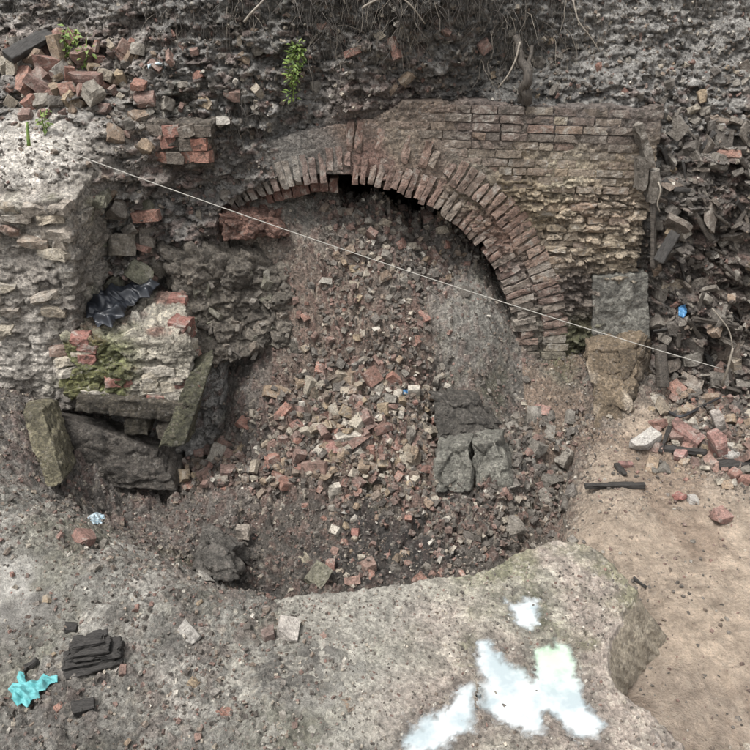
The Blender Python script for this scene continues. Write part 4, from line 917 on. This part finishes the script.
one(190, 634, SLT[2], .14, lin(172, 168, 160), 'flat pale mortar piece on the foreground gravel', 'stone', 'stone', yaw=.0)
one(205, 577, SLT[3], .11, lin(190, 184, 172), 'flat whitish tile piece on the pit rim', 'stone', 'stone', yaw=.1)
one(345, 510, STN[2], .09, lin(196, 192, 184), 'white chip on the black soil of the pit', 'stone', 'stone')
one(304, 560, STN[3], .08, lin(198, 184, 150), 'cream stone chip on the pit floor', 'stone', 'stone')
one(318, 578, STN[0], .16, lin(126, 126, 98), 'greenish stone lump at the inner rim of the slab', 'stone', 'stone', lift=.05)
one(368, 568, BRK[5], .9, lin(158, 116, 98), 'tan red brick piece by the slab rim', yaw=.8)
one(356, 533, BRK[5], .55, lin(178, 98, 80), 'bright orange brick chip on the black soil', yaw=.4)
one(118, 668, STN[4], .07, lin(206, 198, 186), 'white chip beside the charred wood chunk', 'stone', 'stone')

# ------------------------------------------------------------------ timber, hose, string, roots
def plank(name, p0, p1, w, th, mat, label, cat, roll=0.0, seed=0):
    p0, p1 = np.array(p0, float), np.array(p1, float); L = np.linalg.norm(p1 - p0); d = Vector((p1 - p0) / L)
    c = [(-L / 2, -w / 2, -th / 2), (L / 2, -w / 2 * .9, -th / 2), (L / 2, w / 2 * .8, -th / 2), (-L / 2, w / 2, -th / 2), (-L / 2, -w / 2, th / 2), (L / 2, -w / 2 * .9, th / 2), (L / 2, w / 2 * .8, th / 2), (-L / 2, w / 2, th / 2)]
    me = rough_solid(name, c, (26, 6, 5), .008, 9, .05, (.2, .2, .2), .008, 18, seed, (.25, 1, 1))
    o = link(name, me, mat, None, Vector((p0 + p1) / 2)); q = d.to_track_quat('X', 'Z'); q = q @ Euler((roll, 0, 0)).to_quaternion()
    o.rotation_euler = q.to_euler(); return tag(o, label, cat)
def hp(px, py, lift=.03):
    p, n = hit(px, py); return p + n * lift
plank('charred_plank', hp(14, 74, .12), hp(60, 45, .12), .11, .05, M_char, 'black charred plank slanting across the upper heap', 'plank', .5, 1)
plank('charred_strip', atz(584, 486, -.235), atz(645, 485, -.245), .045, .03, M_char, 'long black charred strip lying on the sand floor', 'wood', 0, 2)
plank('dark_post', A3(663, 388, 5.16), A3(660, 345, 5.32), .085, .05, M_wood, 'dark short post standing at the foot of the rubble bank', 'post', .2, 3)
plank('rotten_board', A3(654, 268, 5.46), A3(653, 178, 5.56), .05, .03, M_wood, 'thin dark board upright in the crack at the wall end', 'board', .1, 4)
plank('rotten_board', A3(658, 262, 5.40), A3(676, 232, 5.46), .09, .03, M_char, 'black bent board beside the crack at the wall end', 'board', .4, 5)
plank('rotten_board', A3(688, 200, 5.5), A3(712, 240, 5.42), .05, .03, M_wood, 'brown broken board slanting in the middle of the rubble bank', 'board', .2, 6)
plank('rotten_board', A3(692, 318, 5.28), A3(738, 326, 5.28), .04, .03, M_wood, 'thin level board in the lower rubble bank', 'board', .2, 7)
plank('timber_offcut', hp(672, 402, .03), hp(730, 403, .03), .05, .03, M_char, 'black timber offcut lying along the bank foot', 'wood', 0, 8)
plank('timber_offcut', hp(716, 470, .04), hp(756, 466, .04), .08, .05, M_char, 'thick black timber offcut at the edge of the sand floor', 'wood', 0, 9)
plank('timber_offcut', hp(660, 456, .03), hp(668, 432, .05), .03, .02, M_char, 'short black stick leaning behind the white mortared brick', 'wood', 0, 10)
plank('timber_offcut', hp(662, 452, .03), hp(705, 456, .03), .05, .04, M_char, 'black burnt wood lying under the pink bricks', 'wood', 0, 11)
plank('wood_chip', hp(616, 467, .02), hp(624, 478, .02), .035, .025, M_char, 'dark wood chip on the sand beside the charred strip', 'wood', 0, 12)
plank('wood_chip', hp(632, 580, .02), hp(646, 590, .02), .02, .02, M_char, 'dark splinter on the sand beside the slab edge', 'wood', 0, 13)
cc = empty('charred_chunk', hp(95, 664, 0)); tag(cc, 'layered black charred wood chunk on the foreground', 'wood')
for k in range(5):
    L, w = .23 - .02 * k + random.uniform(-.03, .02), .13 - .012 * k; z = .02 + k * .021; th = .016
    c = np.array([(-L / 2, -w / 2, -th / 2), (L / 2, -w / 2 * .8, -th / 2), (L / 2, w / 2, -th / 2), (-L / 2, w / 2 * .7, -th / 2), (-L / 2, -w / 2, th / 2), (L / 2, -w / 2 * .8, th / 2), (L / 2, w / 2, th / 2), (-L / 2, w / 2 * .7, th / 2)]) + [random.uniform(-.02, .02), .012 * k, z]
    o = link('charred_layer', rough_solid('charred_layer', c, (22, 12, 3), .012, 12, .06, (.2, .2, .2), .012, 22, 40 + k, (.4, 1, 1)), M_char, cc); o.rotation_euler = (random.gauss(.12, .05), random.gauss(0, .05), .22 + random.gauss(0, .08))
plank('charred_chunk', hp(72, 712, .02), hp(95, 708, .02), .07, .03, M_char, 'flat black charred splinter below the layered chunk', 'wood', .1, 15)
plank('charred_chunk', hp(26, 672, .02), hp(40, 662, .02), .03, .025, M_char, 'small dark stick above the turquoise cloth', 'wood', .1, 16)
plank('charred_chunk', hp(64, 631, .02), hp(77, 632, .02), .05, .03, M_char, 'small black charred lump on the pale foreground', 'wood', .1, 17)
plank('wood_chip', hp(612, 714, .025), hp(632, 717, .025), .02, .015, M_char, 'dark splinter on the slab beside the big puddle', 'wood', .1, 18)
# curved tubes
def curve_obj(name, pts, r, mat, label, cat, sides=6, n=24, wob=.0):
    pts = np.array(pts, float); u = np.linspace(0, len(pts) - 1, n); k = np.arange(len(pts))
    P = np.stack([np.interp(u, k, pts[:, a]) for a in range(3)], 1)
    for _ in range(3): P[1:-1] = (P[:-2] + P[1:-1] * 2 + P[2:]) / 4
    if wob: P += wob * np.stack([fbm(P, 8, 2, .5, s) for s in (1, 4, 8)], 1)
    base = Vector(P[0]); V, Fc = tube(P - np.array(base), np.linspace(r, r * .6, n) if r > .005 else r, sides)
    return tag(link(name, mesh_py(name, V, Fc, True, mat), None, None, base), label, cat)
curve_obj('stump', [A3(525, 104, 5.62), A3(522, 92, 5.58), A3(525, 78, 5.57), A3(523, 62, 5.6), A3(519, 48, 5.66), A3(521, 38, 5.72)], .04, M_wood, 'dark twisted root stump standing on top of the wall', 'stump', 9, 30, .05)
curve_obj('stump', [A3(518, 102, 5.64), A3(520, 90, 5.6), A3(526, 76, 5.6), A3(530, 60, 5.66), A3(532, 48, 5.74)], .022, M_wood, 'thin dark root twisting round the root stump', 'root', 8, 24, .04)
s0, s1 = A3(30, 138, 4.80), A3(722, 369, 4.90)
sp = [s0 + (s1 - s0) * t + np.array([0, 0, -.05 * 4 * t * (1 - t)]) for t in np.linspace(0, 1, 9)]
curve_obj('string_line', sp, .0032, M_string, 'taut pale string stretched across in front of the arch', 'string', 5, 40)
curve_obj('peg', [A3(722, 385, 4.98), A3(727, 372, 4.92), A3(733, 348, 4.95)], .012, M_palroot, 'thin grey stick holding the end of the string', 'stick', 6, 10)
curve_obj('peg', [A3(29, 146, 4.8), A3(28, 134, 4.8), A3(27, 122, 4.82)], .012, M_leaf, 'small green peg holding the string on the pier', 'peg', 6, 8)
curve_obj('hose', [hp(668, 414, .03), hp(678, 420, .04), hp(695, 416, .05), hp(712, 406, .05), hp(722, 400, .05)], .014, M_hose, 'black hose curling over the right rubble heap', 'hose', 7, 24)
curve_obj('pale_root', [A3(244, 22, 5.3), A3(252, 12, 5.28), A3(264, 0, 5.32), A3(272, -12, 5.4)], .009, M_palroot, 'pale bare root sloping down at the left of the turf edge', 'root', 6, 14)
curve_obj('pale_root', [A3(362, 8, 5.3), A3(375, 0, 5.28), A3(400, -4, 5.25), A3(412, 6, 5.24), A3(425, 24, 5.3)], .007, M_palroot, 'pale arched root hooping over the hanging root mat', 'root', 6, 24)
curve_obj('pale_root', [A3(573, 0, 5.75), A3(578, 22, 5.7), A3(590, 36, 5.7), A3(600, 52, 5.7)], .006, M_palroot, 'thin pale root trailing down the bank right of the stump', 'root', 6, 16)
curve_obj('pale_root', [A3(520, 42, 5.62), A3(516, 60, 5.58), A3(508, 76, 5.58), A3(498, 88, 5.6)], .008, M_palroot, 'short pale root branching beside the dark stump', 'root', 6, 14)
curve_obj('wire', [A3(712, 308, 5.22), A3(730, 330, 5.15), A3(733, 350, 5.1), A3(728, 372, 5.0)], .006, M_palroot, 'bent pale wire hanging over the lower rubble bank', 'wire', 5, 16)
curve_obj('wire', [A3(658, 182, 5.5), A3(662, 190, 5.45), A3(656, 204, 5.45), A3(660, 212, 5.45)], .008, M_palroot, 'short pale root curl in the crack at the wall end', 'root', 5, 12)

# root mat (uncountable fibres)
def fibres(name, zones, label, mat):
    Vs, Fs, off = [], [], 0
    for (x0, x1, y0, y1, n, Lm, rad) in zones:
        for _ in range(n):
            px, py = random.uniform(x0, x1), y0 + (y1 - y0) * random.random() ** 1.6
            p, nn = hit(px, py, .03); L = random.uniform(.3, 1) * Lm; k = 6; P = [p + nn * .0]
            v = np.array([random.gauss(0, .3), -.45 + random.gauss(0, .2), -.3 + random.gauss(0, .4)])
            for s in range(k):
                v = v + np.array([random.gauss(0, .35), random.gauss(0, .15) + .05, -.35]); v /= np.linalg.norm(v); P.append(P[-1] + v * L / k)
            V, Fc = tube(P, np.linspace(rad, rad * .4, k + 1) * random.uniform(.5, 1.3), 3, 1, False); Vs.append(V); Fs += [[a + off for a in f] for f in Fc]; off += len(V)
    o = link(name, mesh_py(name, np.vstack(Vs), Fs, True, mat)); return tag(o, label, None, None, 'stuff')
fibres('root_mat', [(140, 265, -25, 35, 190, .26, .0035), (300, 430, -25, 45, 200, .38, .0038), (470, 570, -25, 60, 190, .30, .0035), (560, 750, -25, 30, 160, .25, .003), (0, 150, -25, 25, 150, .25, .003), (225, 265, 95, 130, 90, .22, .003), (430, 480, -25, 20, 60, .3, .004)], 'mat of dark roots hanging over the top of the bank', M_root)
fibres('dead_stalks', [(150, 265, -25, 30, 45, .30, .003), (310, 430, -25, 40, 60, .45, .003), (480, 600, -25, 60, 50, .4, .003)], 'pale dead stalks hanging among the dark roots', M_palroot)

# ------------------------------------------------------------------ plants
def plant(name, label, stems, nleaf, ls, spread):
    root, n0 = hit(*stems[0][0]); t = empty(name, root); tag(t, label, 'plant')
    SV, SF, so, LV, LF, lo = [], [], 0, [], [], 0
    for st in stems:
        P = []
        for k, (px, py) in enumerate(st):
            p, n = hit(px, py); P.append(p + n * (.02 + .05 * min(k, 2)))
        P = np.array(P); u = np.linspace(0, len(P) - 1, 12); P = np.stack([np.interp(u, np.arange(len(P)), P[:, a]) for a in range(3)], 1) - root
        V, Fc = tube(P, .004, 4, 1, False); SV.append(V); SF += [[a + so for a in f] for f in Fc]; so += len(V)
        for _ in range(nleaf):
            s = random.random(); i = min(int(s * 11), 10); b = P[i] + (P[i + 1] - P[i]) * (s * 11 - i)
            d = np.array([random.gauss(0, 1), -abs(random.gauss(0, .7)) - .1, random.gauss(0, .7)]); d /= np.linalg.norm(d)
            w = np.cross(d, [random.gauss(0, .3), -.5, 1]); w /= np.linalg.norm(w); up = np.cross(w, d)
            l = ls * random.uniform(.6, 1.3); b = b + d * spread * random.random()
            q = [b, b + d * l * .45 + w * l * .26 + up * l * .08, b + d * l - up * l * .12, b + d * l * .45 - w * l * .26 + up * l * .08, b + d * l * .5]
            LV += q; LF += [(lo, lo + 1, lo + 4), (lo + 1, lo + 2, lo + 4), (lo + 2, lo + 3, lo + 4), (lo + 3, lo, lo + 4)]; lo += 5
    link('stem', mesh_py('stem', np.vstack(SV), SF, True, M_leaf), None, t); link('foliage', mesh_py('foliage', LV, LF, False, M_leaf), None, t)
plant('hanging_plant', 'bright green leafy plant hanging down the bank above the arch', [[(296, 42), (294, 58), (291, 74), (289, 88)], [(298, 44), (297, 60), (294, 78)]], 95, .036, .05)
plant('grass_tuft', 'bright green grass tuft growing in the upper heap', [[(72, 66), (74, 52), (80, 40)], [(74, 64), (70, 54), (68, 46)], [(78, 66), (80, 58), (84, 50)]], 34, .05, .05)
plant('small_weed', 'tiny green weed growing above the pier top', [[(48, 134), (47, 128), (50, 124)], [(46, 134), (44, 128), (43, 125)]], 16, .035, .03)

# ------------------------------------------------------------------ litter
def crumple(name, outline, mat, label, cat, lift, fold=.03, n=34, thick=.004, stretch=1.0, dome=.05, folds=False):
    """crumpled sheet lying on what is below; outline in photo pixels, surface given by lift(px,py)"""
    O = np.array(outline, float); lo, hi = O.min(0), O.max(0)
    U, Vv = np.meshgrid(np.linspace(lo[0], hi[0], n), np.linspace(lo[1], hi[1], n), indexing='ij'); Q = np.stack([U.ravel(), Vv.ravel()], 1)
    s = sdist(O, Q); P = np.array([lift(*q) for q in Q])
    rd = fbm(P, 9, 4, .55, 3, True); rd2 = fbm(P, 22, 3, .5, 7, True)
    if folds:
        r = np.random.default_rng(n + 3); m = folds; gk = r.uniform(-1, 1, (m + 1, m + 1)); gk2 = r.uniform(-1, 1, (2 * m + 1, 2 * m + 1))
        def bil(gr, k):
            a = (U.ravel() - lo[0]) / (hi[0] - lo[0]); b = (Vv.ravel() - lo[1]) / (hi[1] - lo[1]); a = np.clip(a + .06 * fbm(P, 9, 2, .5, 2), 0, .9999) * k; b = np.clip(b + .08 * fbm(P, 9, 2, .5, 6), 0, .9999) * k
            ia, ib = a.astype(int), b.astype(int); fa = a - ia; fb = b - ib; up_ = fa > fb          # two flat facets per cell
            A, B, C_, D = gr[ia, ib], gr[ia + 1, ib], gr[ia + 1, ib + 1], gr[ia, ib + 1]
            return np.where(up_, A + fa * (B - A) + fb * (C_ - B), A + fb * (D - A) + fa * (C_ - D))
        rd = bil(gk, m) * 1.1; rd2 = bil(gk2, 2 * m) * 1.0
    up = np.array([0, -.35, 1]); P = P + up * (.006 + dome * smooth(0, 14, s) + fold * (rd * .8 + rd2 * .35 + .5) * smooth(-1, 4, s))[:, None]
    f = grid_faces(n, n); f = f[(s[f] > -1.0).all(1)]
    used = np.unique(f); rem = -np.ones(len(P), int); rem[used] = np.arange(len(used)); f = rem[f]; P = P[used]
    base = Vector(P.mean(0)); P = P - np.array(base)
    me = mesh_np(name, P, f, None, True); o = link(name, me, mat, None, base); md = o.modifiers.new('thickness', 'SOLIDIFY'); md.thickness = thick
    return tag(o, label, cat)
def on_block(px, py):
    t = np.clip((py - 292) / 45, -.2, 1.2); return A3(px, py, 4.96 - .46 * t)
crumple('plastic_bag', [(68, 298), (76, 292), (80, 295), (86, 286), (92, 292), (99, 288), (105, 293), (112, 286), (124, 288), (132, 283), (142, 286), (152, 281), (160, 285), (154, 290), (150, 298), (140, 298), (134, 306), (127, 306), (124, 317), (116, 320), (112, 329), (103, 324), (98, 328), (93, 317), (87, 318), (86, 308), (78, 309), (80, 302)], M_bag, 'crumpled black plastic bag lying on the mossy masonry block', 'bag', lambda a, b: A3(a, b, 4.90 - .46 * np.clip((b - 292) / 45, -.2, 1.2)), .045, 80, .002, 1, .03, 9)
crumple('cloth', [(9, 690), (14, 684), (20, 685), (18, 678), (20, 672), (24, 674), (26, 684), (33, 681), (38, 683), (44, 675), (50, 678), (57, 676), (58, 682), (50, 684), (46, 690), (38, 692), (40, 698), (32, 700), (28, 708), (22, 703), (18, 706), (13, 699), (14, 694)], M_tissue, 'crumpled turquoise cloth lying on the grey foreground', 'cloth', lambda a, b: atz(a, b, .03), .026, 64, .002, 1, .012, 7)
crumple('paper_scrap', [(148, 66), (156, 63), (166, 66), (164, 72), (155, 74), (152, 80), (149, 74)], M_paper, 'pale blue paper scrap caught on the bank above the stub', 'paper', lambda a, b: hit(a, b)[0], .02, 18, .003, 1, .01)
crumple('wrapper', [(676, 306), (682, 303), (684, 310), (681, 316), (677, 314)], M_blue, 'small blue plastic scrap in the rubble bank', 'plastic scrap', lambda a, b: hit(a, b)[0] + np.array([0, -.05, 0]), .02, 14, .003, 1, .01)
crumple('wrapper', [(88, 518), (96, 513), (105, 516), (103, 523), (94, 525)], M_paper, 'crumpled pale wrapper on the pit side below the curved stone', 'wrapper', lambda a, b: hit(a, b)[0], .02, 14, .003, 1, .01)
crumple('wrapper', [(398, 393), (406, 390), (411, 394), (404, 398)], M_blue, 'tiny blue scrap on the rubble slope', 'plastic scrap', lambda a, b: hit(a, b)[0], .015, 12, .003, 1, .01)

# ------------------------------------------------------------------ fine debris: thousands of bits, uncountable
def debris(name, P, Nn, sizes, cols, label, mat=M_stuff):
    n = len(P); r = np.random.default_rng(len(P))
    base = np.array([[-1, -1, -1], [1, -1, -1], [1, 1, -1], [-1, 1, -1], [-1, -1, 1], [1, -1, 1], [1, 1, 1], [-1, 1, 1]], float) * .5
    Fq = np.array([[0, 3, 2, 1], [4, 5, 6, 7], [0, 1, 5, 4], [1, 2, 6, 5], [2, 3, 7, 6], [3, 0, 4, 7]])
    V = base[None] * (1 + r.uniform(-.35, .25, (n, 8, 3))) * np.stack([np.ones(n), r.uniform(.5, 1, n), r.uniform(.3, .8, n)], 1)[:, None]
    q = r.normal(size=(n, 4)); q /= np.linalg.norm(q, axis=1, keepdims=True); w, x, y, z = q.T
    R = np.stack([np.stack([1 - 2 * (y * y + z * z), 2 * (x * y - z * w), 2 * (x * z + y * w)], -1), np.stack([2 * (x * y + z * w), 1 - 2 * (x * x + z * z), 2 * (y * z - x * w)], -1), np.stack([2 * (x * z - y * w), 2 * (y * z + x * w), 1 - 2 * (x * x + y * y)], -1)], 1)
    V = np.einsum('nij,nkj->nki', R, V) * sizes[:, None, None] + (P + Nn * sizes[:, None] * .12)[:, None]
    Fc = (Fq[None] + 8 * np.arange(n)[:, None, None]).reshape(-1, 4)
    o = link(name, mesh_np(name, V.reshape(-1, 3), Fc, np.repeat(cols, 8, 0), False), mat); return tag(o, label, None, None, 'stuff')
def pick_cols(n, table, w):
    t = np.array(table); i = rng.choice(len(t), n, p=np.array(w) / sum(w)); return t[i] * rng.uniform(.65, 1.25, (n, 1))
TAB = [lin(134, 100, 90), lin(116, 92, 84), lin(178, 168, 152), lin(202, 196, 184), lin(104, 98, 92), lin(80, 75, 70), lin(128, 112, 98), lin(56, 52, 50)]
# on the ground
inn = np.where((np.abs(GP[:, 0]) < 3.6) & (GP[:, 1] > 1.75) & (GP[:, 1] < 6.2))[0]
wgt = np.clip(GRG[inn], .07, 1) ** 1.3; ii = rng.choice(inn, 42000, p=wgt / wgt.sum())
P = GP[ii] + rng.uniform(-.006, .006, (len(ii), 3)); sz = .006 + .020 * rng.random(len(ii)) ** 2.2 + .022 * (rng.random(len(ii)) < .06) * rng.random(len(ii))
sz *= np.where(GRG[ii] > .75, 1.8, .9)
debris('rubble_grit', P, np.repeat([[0, -.2, 1.]], len(P), 0), sz, pick_cols(len(P), TAB, [1.8, 1.8, 1.2, .6, 3, 3, 2.4, 1.4]), 'loose grit and brick crumbs over the pit and the foreground')
# on the bank
Bf = BP[:, :len(bz)].reshape(-1, 3); ib = np.where((np.abs(Bf[:, 0]) < 3.8) & (Bf[:, 2] > -.2) & (Bf[:, 1] < 6.5))[0]; jb = rng.choice(ib, 16000)
sz = .007 + .028 * rng.random(len(jb)) ** 2.4
debris('bank_grit', Bf[jb], np.repeat([[0, -1., .2]], len(jb), 0), sz, pick_cols(len(jb), TAB, [1, 1, 1.2, .8, 3, 3, 2, 1.5]), 'small stones and crumbs studding the earth bank')
# on the slab
ns = 5200; sx = rng.uniform(-.9, 1.6, ns); sy = rng.uniform(1.7, 3.1, ns); Q = np.stack([sx, sy], 1); outl = np.array([atz(a, b, 0)[:2] for a, b, k in OUT])
dpt = np.max([sdist(p, Q) for p in PUD], axis=0); k = (sdist(outl, Q) > .03) & ((dpt < -.01) | (rng.random(ns) < .012)); Q = Q[k]; zz = slab_height(Q)[0]
sz = .004 + .012 * rng.random(len(Q)) ** 2.5
debris('slab_grit', np.column_stack([Q, np.maximum(zz, WATER_Z - .002)]), np.repeat([[0, 0, 1.]], len(Q), 0), sz, pick_cols(len(Q), TAB, [1.2, 1, 2, 1.5, 3, 2.5, 2, 2]), 'fine grit scattered over the concrete slab')
